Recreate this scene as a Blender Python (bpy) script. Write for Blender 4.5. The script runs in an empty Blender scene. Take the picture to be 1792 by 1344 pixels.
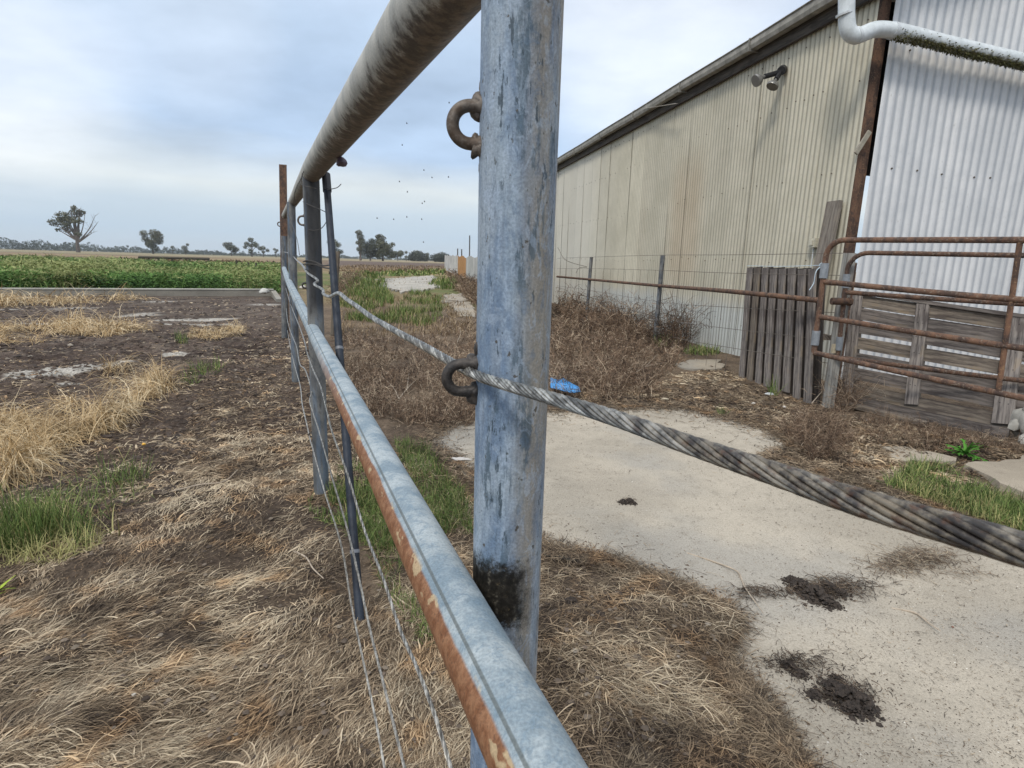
import bpy, math, random
import numpy as np

# ------------------------------------------------------------------ camera
S = bpy.context.scene
COL = S.collection
FPX, CX, CY, CAMH = 1010.0, 896.0, 672.0, 1.2
PITCH, ROLL = math.radians(11.9), math.radians(1.6)
Fv = np.array([0, math.cos(PITCH), -math.sin(PITCH)])
_r0 = np.array([1.0, 0, 0]); _u0 = np.cross(_r0, Fv)
Rv = _r0 * math.cos(ROLL) + _u0 * math.sin(ROLL)
Uv = -_r0 * math.sin(ROLL) + _u0 * math.cos(ROLL)
C0 = np.array([0, 0, CAMH])
cam = bpy.data.cameras.new('camera')
cam.sensor_width = 36.0; cam.lens = 36.0 * FPX / 1792.0
cam.clip_start = 0.02; cam.clip_end = 6000
cam.dof.use_dof = True; cam.dof.focus_distance = 1.5; cam.dof.aperture_fstop = 40
camo = bpy.data.objects.new('camera', cam); COL.objects.link(camo)
from mathutils import Matrix, Vector
camo.matrix_world = Matrix(((Rv[0], Uv[0], -Fv[0], 0), (Rv[1], Uv[1], -Fv[1], 0), (Rv[2], Uv[2], -Fv[2], CAMH), (0, 0, 0, 1)))
S.camera = camo

def ray(x, y): return Fv + Rv * ((x - CX) / FPX) - Uv * ((y - CY) / FPX)
def G(x, y, z=0.0):
    d = ray(x, y); return C0 + d * ((z - CAMH) / d[2])
def atY(x, y, Y):
    d = ray(x, y); return C0 + d * (Y / d[1])
def onP(x, y, P, u):
    n = np.array([-u[1], u[0], 0]); d = ray(x, y); return C0 + d * (((P - C0) @ n) / (d @ n))
def Gv(px, py, z=0.0):
    dx = Rv[0] * ((px - CX) / FPX) - Uv[0] * ((py - CY) / FPX) + Fv[0]
    dy = Rv[1] * ((px - CX) / FPX) - Uv[1] * ((py - CY) / FPX) + Fv[1]
    dz = Rv[2] * ((px - CX) / FPX) - Uv[2] * ((py - CY) / FPX) + Fv[2]
    t = (z - CAMH) / dz
    return dx * t, dy * t
def PX(x, y, z=0.0):
    """where a world point lies in the photo: used only to lay out the ground's zones"""
    vx, vy, vz = x, y, z - CAMH
    w = vx * Fv[0] + vy * Fv[1] + vz * Fv[2]
    ws = np.where(w > 0.05, w, 0.05)
    px = CX + FPX * (vx * Rv[0] + vy * Rv[1] + vz * Rv[2]) / ws
    py = CY - FPX * (vx * Uv[0] + vy * Uv[1] + vz * Uv[2]) / ws
    return np.where(w > 0.05, px, -9999), np.where(w > 0.05, py, 9999)

# ------------------------------------------------------------------ sky, sun, exposure
SUN_EL, SUN_AZ = math.radians(48), math.radians(-150)     # behind the camera's left shoulder, veiled by cloud
W = bpy.data.worlds.new('World'); S.world = W; W.use_nodes = True
def N(nt, t, **kw):
    n = nt.nodes.new(t)
    for k, v in kw.items():
        if k.startswith('i_'): n.inputs[k[2:].replace('_', ' ')].default_value = v
        else: setattr(n, k, v)
    return n
def ramp(nt, stops, interp='LINEAR'):
    r = nt.nodes.new('ShaderNodeValToRGB'); r.color_ramp.interpolation = interp
    e = r.color_ramp.elements
    while len(e) < len(stops): e.new(0.5)
    for i, (p, c) in enumerate(stops):
        e[i].position = p
        e[i].color = (c, c, c, 1) if isinstance(c, (int, float)) else (c[0], c[1], c[2], 1)
    return r
def build_world():
    nt = W.node_tree; nt.nodes.clear(); L = nt.links.new
    out = N(nt, 'ShaderNodeOutputWorld'); bg = N(nt, 'ShaderNodeBackground'); bg.inputs['Strength'].default_value = 0.1
    tc = N(nt, 'ShaderNodeTexCoord'); sep = N(nt, 'ShaderNodeSeparateXYZ'); L(tc.outputs['Generated'], sep.inputs[0])
    sky = N(nt, 'ShaderNodeTexSky', sky_type='NISHITA', sun_disc=False, sun_elevation=SUN_EL, sun_rotation=SUN_AZ)
    # project directions on a flat cloud deck
    add = N(nt, 'ShaderNodeMath', operation='ADD'); L(sep.outputs['Z'], add.inputs[0]); add.inputs[1].default_value = 0.16
    mx = N(nt, 'ShaderNodeMath', operation='MAXIMUM'); L(add.outputs[0], mx.inputs[0]); mx.inputs[1].default_value = 0.03
    dx = N(nt, 'ShaderNodeMath', operation='DIVIDE'); L(sep.outputs['X'], dx.inputs[0]); L(mx.outputs[0], dx.inputs[1])
    dy = N(nt, 'ShaderNodeMath', operation='DIVIDE'); L(sep.outputs['Y'], dy.inputs[0]); L(mx.outputs[0], dy.inputs[1])
    cb = N(nt, 'ShaderNodeCombineXYZ'); L(dx.outputs[0], cb.inputs[0]); L(dy.outputs[0], cb.inputs[1])
    n1 = N(nt, 'ShaderNodeTexNoise'); n1.inputs['Scale'].default_value = 0.62; n1.inputs['Detail'].default_value = 6; n1.inputs['Roughness'].default_value = 0.5
    L(cb.outputs[0], n1.inputs['Vector'])
    n2 = N(nt, 'ShaderNodeTexNoise'); n2.inputs['Scale'].default_value = 1.7; n2.inputs['Detail'].default_value = 7; n2.inputs['Roughness'].default_value = 0.55
    mp = N(nt, 'ShaderNodeMapping'); mp.inputs['Scale'].default_value = (0.8, 0.9, 1); mp.inputs['Location'].default_value = (3.1, 0.7, 0); L(cb.outputs[0], mp.inputs[0]); L(mp.outputs[0], n2.inputs['Vector'])
    # elevation warped by noise -> banded cloud layers
    m1 = N(nt, 'ShaderNodeMath', operation='MULTIPLY_ADD'); L(n1.outputs[0], m1.inputs[0]); m1.inputs[1].default_value = 0.16; m1.inputs[2].default_value = -0.08
    az = N(nt, 'ShaderNodeMath', operation='MULTIPLY_ADD'); L(sep.outputs['X'], az.inputs[0]); az.inputs[1].default_value = 0.035; L(m1.outputs[0], az.inputs[2])
    sm = N(nt, 'ShaderNodeMath', operation='MULTIPLY'); L(az.outputs[0], sm.inputs[0])
    ss = N(nt, 'ShaderNodeMapRange', interpolation_type='SMOOTHSTEP'); ss.inputs['From Min'].default_value = 0.02; ss.inputs['From Max'].default_value = 0.22; L(sep.outputs['Z'], ss.inputs[0]); L(ss.outputs[0], sm.inputs[1])
    el = N(nt, 'ShaderNodeMath', operation='ADD'); L(sep.outputs['Z'], el.inputs[0]); L(sm.outputs[0], el.inputs[1])
    cr = ramp(nt, [(0.0, (0.50, 0.59, 0.67)), (0.035, (0.45, 0.56, 0.68)), (0.070, (0.50, 0.59, 0.68)), (0.100, (0.66, 0.71, 0.73)),
                   (0.155, (0.42, 0.54, 0.71)), (0.24, (0.42, 0.54, 0.71)), (0.31, (0.48, 0.60, 0.76)), (0.40, (0.60, 0.69, 0.84)),
                   (0.55, (0.78, 0.84, 0.94)), (1.0, (1.15, 1.18, 1.22))])
    L(el.outputs[0], cr.inputs[0])
    # soft billows
    bl = N(nt, 'ShaderNodeMapRange'); bl.inputs['From Min'].default_value = 0.33; bl.inputs['From Max'].default_value = 0.68
    bl.inputs['To Min'].default_value = 0.86; bl.inputs['To Max'].default_value = 1.18; L(n2.outputs[0], bl.inputs[0])
    one = N(nt, 'ShaderNodeMix', data_type='FLOAT'); one.inputs[2].default_value = 1.0; L(bl.outputs[0], one.inputs[3]); L(ss.outputs[0], one.inputs[0])
    mul = N(nt, 'ShaderNodeMix', data_type='RGBA', blend_type='MULTIPLY'); mul.inputs[0].default_value = 1.0
    L(cr.outputs[0], mul.inputs[6]); L(one.outputs[0], mul.inputs[7])
    # bright break in the cloud to the upper left and the upper middle
    def glow(d, sharp, amt, prev):
        v = N(nt, 'ShaderNodeVectorMath', operation='DOT_PRODUCT'); L(tc.outputs['Generated'], v.inputs[0]); v.inputs[1].default_value = d
        r = N(nt, 'ShaderNodeMapRange', interpolation_type='SMOOTHSTEP'); r.inputs['From Min'].default_value = sharp; r.inputs['From Max'].default_value = 1.0; r.inputs['To Max'].default_value = amt
        L(v.outputs['Value'], r.inputs[0])
        nn = N(nt, 'ShaderNodeMath', operation='MULTIPLY'); L(r.outputs[0], nn.inputs[0]); L(n2.outputs[0], nn.inputs[1])
        m = N(nt, 'ShaderNodeMix', data_type='RGBA'); L(nn.outputs[0], m.inputs[0]); L(prev, m.inputs[6]); m.inputs[7].default_value = (0.98, 1.0, 1.02, 1)
        return m.outputs[2]
    def dirn(x, y):
        d = ray(x, y); d = d / np.linalg.norm(d); return (float(d[0]), float(d[1]), float(d[2]))
    o = glow(dirn(-40, 110), 0.982, 0.8, mul.outputs[2])
    o = glow(dirn(1150, 30), 0.972, 1.05, o)
    o = glow(dirn(330, 40), 0.99, 0.35, o)
    x10 = N(nt, 'ShaderNodeMix', data_type='RGBA', blend_type='MULTIPLY'); x10.inputs[0].default_value = 1.0
    L(o, x10.inputs[6]); x10.inputs[7].default_value = (10.2, 10.2, 10.2, 1)
    mix = N(nt, 'ShaderNodeMix', data_type='RGBA'); mix.inputs[0].default_value = 0.12
    L(x10.outputs[2], mix.inputs[6]); L(sky.outputs[0], mix.inputs[7])
    L(mix.outputs[2], bg.inputs[0]); L(bg.outputs[0], out.inputs[0])
build_world()
sun = bpy.data.lights.new('sun', 'SUN'); sun.energy = 1.5; sun.angle = math.radians(10); sun.color = (1.0, 0.95, 0.88)
so = bpy.data.objects.new('sun', sun); COL.objects.link(so)
sd = Vector((math.sin(SUN_AZ) * math.cos(SUN_EL), math.cos(SUN_AZ) * math.cos(SUN_EL), math.sin(SUN_EL)))
so.rotation_euler = sd.to_track_quat('Z', 'Y').to_euler(); so.location = (0, 0, 30)
S.view_settings.view_transform = 'Standard'; S.view_settings.look = 'None'; S.view_settings.gamma = 1
S.view_settings.exposure = 0.28
S.cycles.max_bounces = 6; S.cycles.diffuse_bounces = 3; S.cycles.glossy_bounces = 2; S.cycles.transparent_max_bounces = 8

# ------------------------------------------------------------------ helpers
rng = np.random.default_rng(7)
random.seed(7)
_T = np.random.default_rng(99).random((256, 256))
def vn(x, y, s, k=0):
    x = np.asarray(x) / s + 17.3 * k + 1000; y = np.asarray(y) / s + 9.1 * k + 1000
    i = np.floor(x).astype(int); j = np.floor(y).astype(int); fx = x - i; fy = y - j
    fx = fx * fx * (3 - 2 * fx); fy = fy * fy * (3 - 2 * fy)
    a = _T[i % 256, j % 256]; b = _T[(i + 1) % 256, j % 256]; c = _T[i % 256, (j + 1) % 256]; d = _T[(i + 1) % 256, (j + 1) % 256]
    return (a * (1 - fx) + b * fx) * (1 - fy) + (c * (1 - fx) + d * fx) * fy
def fbm(x, y, s, k=0, o=4):
    t = 0; a = 0.5; n = 0
    for q in range(o): t = t + a * vn(x, y, s / 2 ** q, k + q * 3); n += a; a *= 0.55
    return t / n
def sst(e0, e1, x):
    t = np.clip((x - e0) / (e1 - e0), 0, 1); return t * t * (3 - 2 * t)
def inpoly(px, py, poly):
    px = np.asarray(px, float); py = np.asarray(py, float); r = np.zeros(px.shape, bool); n = len(poly)
    for i in range(n):
        x1, y1 = poly[i]; x2, y2 = poly[(i + 1) % n]
        if y1 == y2: continue
        c = ((y1 > py) != (y2 > py)) & (px < (x2 - x1) * (py - y1) / (y2 - y1) + x1)
        r ^= c
    return r

def mesh_obj(name, verts, faces, mat=None, parent=None, uv=None, smooth=False, attrs=None):
    m = bpy.data.meshes.new(name)
    verts = np.asarray(verts, np.float32).reshape(-1, 3)
    if isinstance(faces, np.ndarray):
        nf, k = faces.shape
        m.vertices.add(len(verts)); m.vertices.foreach_set('co', verts.ravel())
        m.loops.add(nf * k); m.loops.foreach_set('vertex_index', faces.astype(np.int32).ravel())
        m.polygons.add(nf); m.polygons.foreach_set('loop_start', np.arange(0, nf * k, k, dtype=np.int32))
        m.polygons.foreach_set('loop_total', np.full(nf, k, np.int32))
        m.update(calc_edges=True)
    else:
        m.from_pydata(verts.tolist(), [], faces)
    if smooth: m.polygons.foreach_set('use_smooth', np.ones(len(m.polygons), bool))
    if uv is not None:
        ul = m.uv_layers.new(name='UVMap')
        li = np.empty(len(m.loops), np.int32); m.loops.foreach_get('vertex_index', li)
        if uv.shape[0] == len(m.loops): ul.data.foreach_set('uv', uv.astype(np.float32).ravel())
        else: ul.data.foreach_set('uv', uv[li].astype(np.float32).ravel())
    if attrs:
        for k, v in attrs.items():
            if v.ndim == 1:
                a = m.attributes.new(k, 'FLOAT', 'POINT'); a.data.foreach_set('value', v.astype(np.float32))
            else:
                a = m.attributes.new(k, 'FLOAT_COLOR', 'POINT')
                c = np.ones((len(v), 4), np.float32); c[:, :3] = v; a.data.foreach_set('color', c.ravel())
    if mat: m.materials.append(mat)
    o = bpy.data.objects.new(name, m); COL.objects.link(o)
    if parent: o.parent = parent; o.matrix_parent_inverse = Matrix.Translation(-Vector(parent.location))
    return o
def tag(o, label=None, cat=None, group=None, kind=None):
    if label: o['label'] = label
    if cat: o['category'] = cat
    if group: o['group'] = group
    if kind: o['kind'] = kind
    return o
def thing(name, label, cat, loc=(0, 0, 0), group=None):
    o = bpy.data.objects.new(name, None); COL.objects.link(o); o.location = Vector([float(v) for v in loc])
    o.empty_display_size = 0.1
    return tag(o, label, cat, group)

class MB:
    def __init__(s): s.v = []; s.f = []; s.uv = []
    def box(s, c, size, ax=None, taper=1.0, jit=0.0):
        c = np.array(c, float); h = np.array(size, float) / 2
        A = np.eye(3) if ax is None else np.array(ax, float)
        b = len(s.v)
        for z in (-1, 1):
            t = taper if z > 0 else 1
            for (x, y) in ((-1, -1), (1, -1), (1, 1), (-1, 1)):
                p = c + A[0] * x * h[0] * t + A[1] * y * h[1] * t + A[2] * z * h[2]
                if jit: p = p + np.array([random.uniform(-jit, jit) for _ in range(3)])
                s.v.append(p); s.uv.append((x * h[0] * t + y * h[1] * t, z * h[2] + c[0]))
        for q in ((0, 3, 2, 1), (4, 5, 6, 7), (0, 1, 5, 4), (1, 2, 6, 5), (2, 3, 7, 6), (3, 0, 4, 7)):
            s.f.append([b + i for i in q])
        return s
    def beam(s, a, b, w, t, up=(0, 0, 1), seg=1, warp=0.0):
        """board from a to b, width w, thickness t along 'up'-ish normal"""
        a = np.array(a, float); b = np.array(b, float); d = b - a; L = np.linalg.norm(d); d /= L
        n = np.array(up, float); n = n - d * (n @ d); n /= np.linalg.norm(n); sd = np.cross(d, n)
        base = len(s.v)
        for k in range(seg + 1):
            p = a + d * L * k / seg; o = sd * random.uniform(-warp, warp)
            for (x, y) in ((-1, -1), (1, -1), (1, 1), (-1, 1)):
                s.v.append(p + o + sd * x * w / 2 + n * y * t / 2); s.uv.append((x * w / 2 + (t if y > 0 else 0), L * k / seg))
        for k in range(seg):
            q = base + k * 4
            for i in range(4):
                j = (i + 1) % 4; s.f.append([q + i, q + j, q + 4 + j, q + 4 + i])
        s.f.append([base + 3, base + 2, base + 1, base]); q = base + seg * 4; s.f.append([q, q + 1, q + 2, q + 3])
        return s
    def tube(s, pts, r, n=12, cap=True, up=(0, 0, 1), v0=0.0):
        pts = [np.array(p, float) for p in pts]; m = len(pts)
        rr = [r] * m if np.isscalar(r) else list(r)
        T = []
        for i in range(m):
            d = pts[min(i + 1, m - 1)] - pts[max(i - 1, 0)]; T.append(d / (np.linalg.norm(d) + 1e-12))
        u = np.array(up, float); u = u - T[0] * (u @ T[0])
        if np.linalg.norm(u) < 1e-3: u = np.array([1.0, 0, 0]); u = u - T[0] * (u @ T[0])
        u /= np.linalg.norm(u); base = len(s.v); L = v0
        for i in range(m):
            if i: L += np.linalg.norm(pts[i] - pts[i - 1]); u = u - T[i] * (u @ T[i]); u /= (np.linalg.norm(u) + 1e-12)
            w = np.cross(T[i], u)
            for k in range(n + 1):
                a = 2 * math.pi * k / n
                s.v.append(pts[i] + (u * math.cos(a) + w * math.sin(a)) * rr[i]); s.uv.append((k / n, L))
        for i in range(m - 1):
            for k in range(n):
                q = base + i * (n + 1) + k; s.f.append([q, q + 1, q + n + 2, q + n + 1])
        if cap:
            s.f.append([base + k for k in range(n)][::-1]); q = base + (m - 1) * (n + 1); s.f.append([q + k for k in range(n)])
        return s
    def blob(s, c, r, seed=0, amp=0.25, sub=2, squash=(1, 1, 1)):
        import bmesh
        bm = bmesh.new(); bmesh.ops.create_icosphere(bm, subdivisions=sub, radius=1.0)
        rs = np.random.default_rng(seed); ph = rs.random((6, 3)) * 6.28; dr = rs.normal(size=(6, 3)) * 2.2
        base = len(s.v)
        for v in bm.verts:
            p = np.array(v.co); k = 1 + amp * sum(math.sin(dr[i] @ p + ph[i][0]) for i in range(6)) / 2.5
            p = p * k * np.array(squash) * r + np.array(c); s.v.append(p); s.uv.append((p[0] + p[1], p[2]))
        for f in bm.faces: s.f.append([base + v.index for v in f.verts])
        bm.free(); return s
    def build(s, name, mat, parent=None, smooth=False, attrs=None):
        o = mesh_obj(name, np.array(s.v), s.f, mat, parent, uv=np.array(s.uv, float), smooth=smooth, attrs=attrs)
        if smooth:
            try: o.data.set_sharp_from_angle(angle=math.radians(50))
            except Exception: pass
        return o

# ------------------------------------------------------------------ materials
def mat_new(name):
    m = bpy.data.materials.new(name); m.use_nodes = True
    nt = m.node_tree; b = nt.nodes['Principled BSDF']; return m, nt, b, nt.links.new
def noise_(nt, vec, scale, detail=5, rough=0.55, dist=0.0):
    n = N(nt, 'ShaderNodeTexNoise'); n.inputs['Scale'].default_value = scale; n.inputs['Detail'].default_value = detail
    n.inputs['Roughness'].default_value = rough; n.inputs['Distortion'].default_value = dist
    if vec is not None: nt.links.new(vec, n.inputs['Vector'])
    return n.outputs[0]
def mapped(nt, src, sc, loc=(0, 0, 0)):
    m = N(nt, 'ShaderNodeMapping'); m.inputs['Scale'].default_value = sc; m.inputs['Location'].default_value = loc
    nt.links.new(src, m.inputs[0]); return m.outputs[0]
def mixc(nt, fac, a, b, mode='MIX'):
    m = N(nt, 'ShaderNodeMix', data_type='RGBA', blend_type=mode)
    for i, v in ((0, fac), (6, a), (7, b)):
        if hasattr(v, 'links') or hasattr(v, 'is_linked'): nt.links.new(v, m.inputs[i])
        elif i == 0: m.inputs[0].default_value = v
        else: m.inputs[i].default_value = (v[0], v[1], v[2], 1)
    return m.outputs[2]
def thr(nt, v, a, b, lo=0.0, hi=1.0):
    r = N(nt, 'ShaderNodeMapRange', interpolation_type='SMOOTHSTEP'); r.inputs['From Min'].default_value = a; r.inputs['From Max'].default_value = b
    r.inputs['To Min'].default_value = lo; r.inputs['To Max'].default_value = hi; nt.links.new(v, r.inputs[0]); return r.outputs[0]
def math_(nt, op, a, b=None):
    n = N(nt, 'ShaderNodeMath', operation=op)
    for i, v in ((0, a), (1, b)):
        if v is None: continue
        if isinstance(v, (int, float)): n.inputs[i].default_value = v
        else: nt.links.new(v, n.inputs[i])
    return n.outputs[0]
def bump(nt, b, h, strength=0.3, dist=0.002):
    n = N(nt, 'ShaderNodeBump'); n.inputs['Strength'].default_value = strength; n.inputs['Distance'].default_value = dist
    nt.links.new(h, n.inputs['Height']); nt.links.new(n.outputs[0], b.inputs['Normal'])

def mat_rnd(name, stops, rough=0.8, patch=None, trans=0.0):
    """strand material: colour chosen per strand by the stored 'rnd' value"""
    m, nt, b, L = mat_new(name)
    a = N(nt, 'ShaderNodeAttribute', attribute_name='rnd')
    r = ramp(nt, stops); L(a.outputs['Fac'], r.inputs[0]); c = r.outputs[0]
    g = N(nt, 'ShaderNodeNewGeometry')
    nz = noise_(nt, g.outputs['Position'], 2.3 if patch is None else patch, 4)
    c = mixc(nt, 1.0, c, ramp_out(nt, nz, [(0.3, 0.72), (0.7, 1.25)]), 'MULTIPLY')
    if name == 'dry_straw':
        c = mixc(nt, math_(nt, 'MULTIPLY', thr(nt, noise_(nt, g.outputs['Position'], 6.5, 4), 0.50, 0.66), 0.45), c, mixc(nt, 1.0, r.outputs[0], (1.25, 0.92, 0.60), 'MULTIPLY'))
        c = mixc(nt, math_(nt, 'MULTIPLY', thr(nt, noise_(nt, mapped(nt, g.outputs['Position'], (1, 1, 1), (5, 5, 5)), 4.5, 4), 0.52, 0.66), 0.5), c, mixc(nt, 1.0, r.outputs[0], (0.72, 0.76, 0.80), 'MULTIPLY'))
    L(c, b.inputs['Base Color']); b.inputs['Roughness'].default_value = rough; b.inputs['Specular IOR Level'].default_value = 0.25
    return m
def ramp_out(nt, v, stops):
    r = ramp(nt, stops); nt.links.new(v, r.inputs[0]); return r.outputs[0]

def mat_galv(name, mode):
    m, nt, b, L = mat_new(name)
    uv = N(nt, 'ShaderNodeUVMap'); g = N(nt, 'ShaderNodeNewGeometry'); P = g.outputs['Position']
    su = N(nt, 'ShaderNodeSeparateXYZ'); L(uv.outputs[0], su.inputs[0]); U, V = su.outputs['X'], su.outputs['Y']
    sp = N(nt, 'ShaderNodeSeparateXYZ'); L(P, sp.inputs[0])
    big = noise_(nt, mapped(nt, P, (16, 16, 7)), 1.0, 6, 0.62)
    fine = noise_(nt, P, 420, 3, 0.6)
    spang = noise_(nt, mapped(nt, P, (90, 90, 60)), 1.0, 5, 0.7, 0.6)
    if mode == 'post':
        c = mixc(nt, thr(nt, big, 0.38, 0.62), (0.165, 0.235, 0.335), (0.33, 0.395, 0.455))
        # beige yard side: dusty film, plus the surroundings' reflection painted into the colour
        dust_refl = math_(nt, 'MULTIPLY', thr(nt, sp.outputs['X'], -0.008, 0.026), thr(nt, noise_(nt, mapped(nt, P, (40, 40, 5)), 1.0, 5, 0.6), 0.25, 0.6))
        c = mixc(nt, math_(nt, 'MULTIPLY', dust_refl, 0.95), c, (0.315, 0.28, 0.225))
        up = thr(nt, noise_(nt, mapped(nt, P, (22, 22, 3.0), (3, 1, 0)), 1.0, 5, 0.65), 0.50, 0.62)
        c = mixc(nt, math_(nt, 'MULTIPLY', up, 0.5), c, (0.32, 0.36, 0.40))
        # dark weathered blotches, drawn out downwards
        st = noise_(nt, mapped(nt, P, (75, 75, 16), (1, 5, 2)), 1.0, 6, 0.68)
        zone = thr(nt, noise_(nt, mapped(nt, P, (28, 28, 5), (7, 2, 1)), 1.0, 3, 0.5), 0.46, 0.60)
        c = mixc(nt, math_(nt, 'MULTIPLY', math_(nt, 'MULTIPLY', thr(nt, st, 0.52, 0.60), zone), 0.75), c, (0.075, 0.115, 0.145))
        chip = thr(nt, noise_(nt, mapped(nt, P, (130, 130, 70), (4, 4, 4)), 1.0, 2, 0.5), 0.70, 0.73)
        c = mixc(nt, math_(nt, 'MULTIPLY', chip, 0.8), c, (0.08, 0.085, 0.07))
        mot = noise_(nt, mapped(nt, P, (70, 70, 34), (9, 0, 3)), 1.0, 7, 0.72, 0.8)
        c = mixc(nt, math_(nt, 'MULTIPLY', thr(nt, mot, 0.51, 0.60), 0.42), c, (0.40, 0.48, 0.58))
        c = mixc(nt, math_(nt, 'MULTIPLY', thr(nt, mot, 0.46, 0.36), 0.45), c, (0.12, 0.18, 0.26))
        # crisp dark flecks and short drips, small rust dots
        fl = noise_(nt, mapped(nt, P, (170, 170, 42), (2, 8, 1)), 1.0, 5, 0.7); fz = thr(nt, noise_(nt, mapped(nt, P, (30, 30, 9), (1, 1, 6)), 1.0, 3, 0.5), 0.48, 0.58)
        c = mixc(nt, math_(nt, 'MULTIPLY', math_(nt, 'MULTIPLY', thr(nt, fl, 0.57, 0.61), fz), 0.85), c, (0.055, 0.080, 0.100))
        fd = noise_(nt, mapped(nt, P, (95, 95, 62), (6, 2, 1)), 1.0, 4, 0.6); c = mixc(nt, math_(nt, 'MULTIPLY', thr(nt, fd, 0.665, 0.69), 0.85), c, (0.085, 0.070, 0.050))
        # streaks
        sk = noise_(nt, mapped(nt, P, (210, 210, 9)), 1.0, 4, 0.6)
        c = mixc(nt, 1.0, c, ramp_out(nt, sk, [(0.3, 0.86), (0.7, 1.12)]), 'MULTIPLY')
        # burnt ring round the weld of the middle rail
        dz = math_(nt, 'ABSOLUTE', math_(nt, 'SUBTRACT', sp.outputs['Z'], BURNZ))
        nb = noise_(nt, P, 95, 9, 0.9)
        burn = thr(nt, math_(nt, 'ADD', math_(nt, 'MULTIPLY', dz, 11.0), nb), 1.02, 0.78)
        side = thr(nt, math_(nt, 'ADD', sp.outputs['X'], math_(nt, 'MULTIPLY', nb, 0.05)), 0.058, 0.034)
        near = thr(nt, sp.outputs['Y'], 0.9, 0.8)
        bb = math_(nt, 'MULTIPLY', math_(nt, 'MULTIPLY', burn, side), near)
        c = mixc(nt, bb, c, ramp_out(nt, noise_(nt, P, 150, 3), [(0.42, (0.012, 0.011, 0.009)), (0.60, (0.030, 0.027, 0.022)), (0.74, (0.16, 0.145, 0.115))]))
        # brown grime just right of the burn and near the rings
        c = mixc(nt, math_(nt, 'MULTIPLY', math_(nt, 'MULTIPLY', thr(nt, dz, 0.075, 0.03), thr(nt, nb, 0.58, 0.68)), near), c, (0.17, 0.125, 0.065))
    elif mode == 'old':
        c = mixc(nt, thr(nt, big, 0.38, 0.62), (0.10, 0.105, 0.11), (0.215, 0.215, 0.205))
        bs = thr(nt, noise_(nt, mapped(nt, P, (30, 30, 2.5)), 1.0, 4), 0.52, 0.62)
        c = mixc(nt, math_(nt, 'MULTIPLY', bs, 0.5), c, (0.13, 0.19, 0.27))
        dkn = noise_(nt, mapped(nt, P, (40, 40, 8), (2, 2, 0)), 1.0, 6, 0.7); dk = thr(nt, dkn, 0.53, 0.64)
        c = mixc(nt, math_(nt, 'MULTIPLY', dk, 0.7), c, (0.07, 0.065, 0.06))
        oil = math_(nt, 'MULTIPLY', math_(nt, 'MULTIPLY', thr(nt, math_(nt, 'ADD', sp.outputs['X'], math_(nt, 'MULTIPLY', dkn, 0.03)), float(P2[0]) - 0.01, float(P2[0]) + 0.02), thr(nt, sp.outputs['Y'], 3.4, 3.2)), thr(nt, sp.outputs['Z'], 0.88, 1.0))
        c = mixc(nt, math_(nt, 'MULTIPLY', oil, 0.8), c, (0.028, 0.027, 0.028))
        zb = thr(nt, sp.outputs['Z'], 0.5, 0.05); c = mixc(nt, math_(nt, 'MULTIPLY', zb, 0.25), c, (0.14, 0.16, 0.17))
    elif mode == 'rail':      # galvanised top, weld seam, rusty flank towards the paddock
        c = mixc(nt, thr(nt, big, 0.36, 0.62), (0.21, 0.27, 0.31), (0.40, 0.445, 0.455))
        c = mixc(nt, math_(nt, 'MULTIPLY', thr(nt, spang, 0.5, 0.62), 0.45), c, (0.15, 0.22, 0.28))
        wv = math_(nt, 'MULTIPLY', math_(nt, 'SUBTRACT', noise_(nt, mapped(nt, P, (7, 7, 7)), 1.0, 5, 0.6), 0.5), 0.06)
        uu = math_(nt, 'ADD', U, wv)
        rust = math_(nt, 'MULTIPLY', thr(nt, uu, RU0, RU0 + 0.03), thr(nt, uu, RU1 + 0.012, RU1 - 0.008))
        rc = mixc(nt, thr(nt, noise_(nt, mapped(nt, P, (70, 70, 70)), 1.0, 5, 0.65), 0.35, 0.65), (0.20, 0.085, 0.040), (0.33, 0.17, 0.09))
        rc = mixc(nt, math_(nt, 'MULTIPLY', thr(nt, noise_(nt, P, 300, 2), 0.55, 0.7), 0.5), rc, (0.09, 0.045, 0.03))
        far = thr(nt, sp.outputs['Y'], 2.3, 1.2)
        c = mixc(nt, math_(nt, 'MULTIPLY', rust, far), c, rc)
        s1 = math_(nt, 'MULTIPLY', thr(nt, U, RU1 + 0.030, RU1 + 0.036), thr(nt, U, RU1 + 0.054, RU1 + 0.046))
        c = mixc(nt, math_(nt, 'MULTIPLY', s1, 0.75), c, (0.10, 0.11, 0.10))
        # scraped cream paint spots along the edge of the rust
        pk = noise_(nt, mapped(nt, P, (26, 26, 60), (0, 3, 0)), 1.0, 3)
        edge = math_(nt, 'MULTIPLY', thr(nt, U, RU1 - 0.10, RU1 - 0.05), thr(nt, U, RU1 + 0.03, RU1 - 0.01))
        c = mixc(nt, math_(nt, 'MULTIPLY', math_(nt, 'MULTIPLY', thr(nt, pk, 0.60, 0.64), edge), 0.85), c, (0.52, 0.40, 0.24))
    elif mode == 'top':
        c = mixc(nt, thr(nt, big, 0.4, 0.6), (0.34, 0.33, 0.29), (0.50, 0.48, 0.42))
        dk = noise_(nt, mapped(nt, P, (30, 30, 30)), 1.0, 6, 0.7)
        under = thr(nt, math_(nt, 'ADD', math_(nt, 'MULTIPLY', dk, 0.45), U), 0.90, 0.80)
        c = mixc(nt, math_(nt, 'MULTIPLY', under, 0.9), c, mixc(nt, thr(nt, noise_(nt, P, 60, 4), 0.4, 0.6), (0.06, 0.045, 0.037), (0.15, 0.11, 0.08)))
    elif mode == 'dark':
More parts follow.
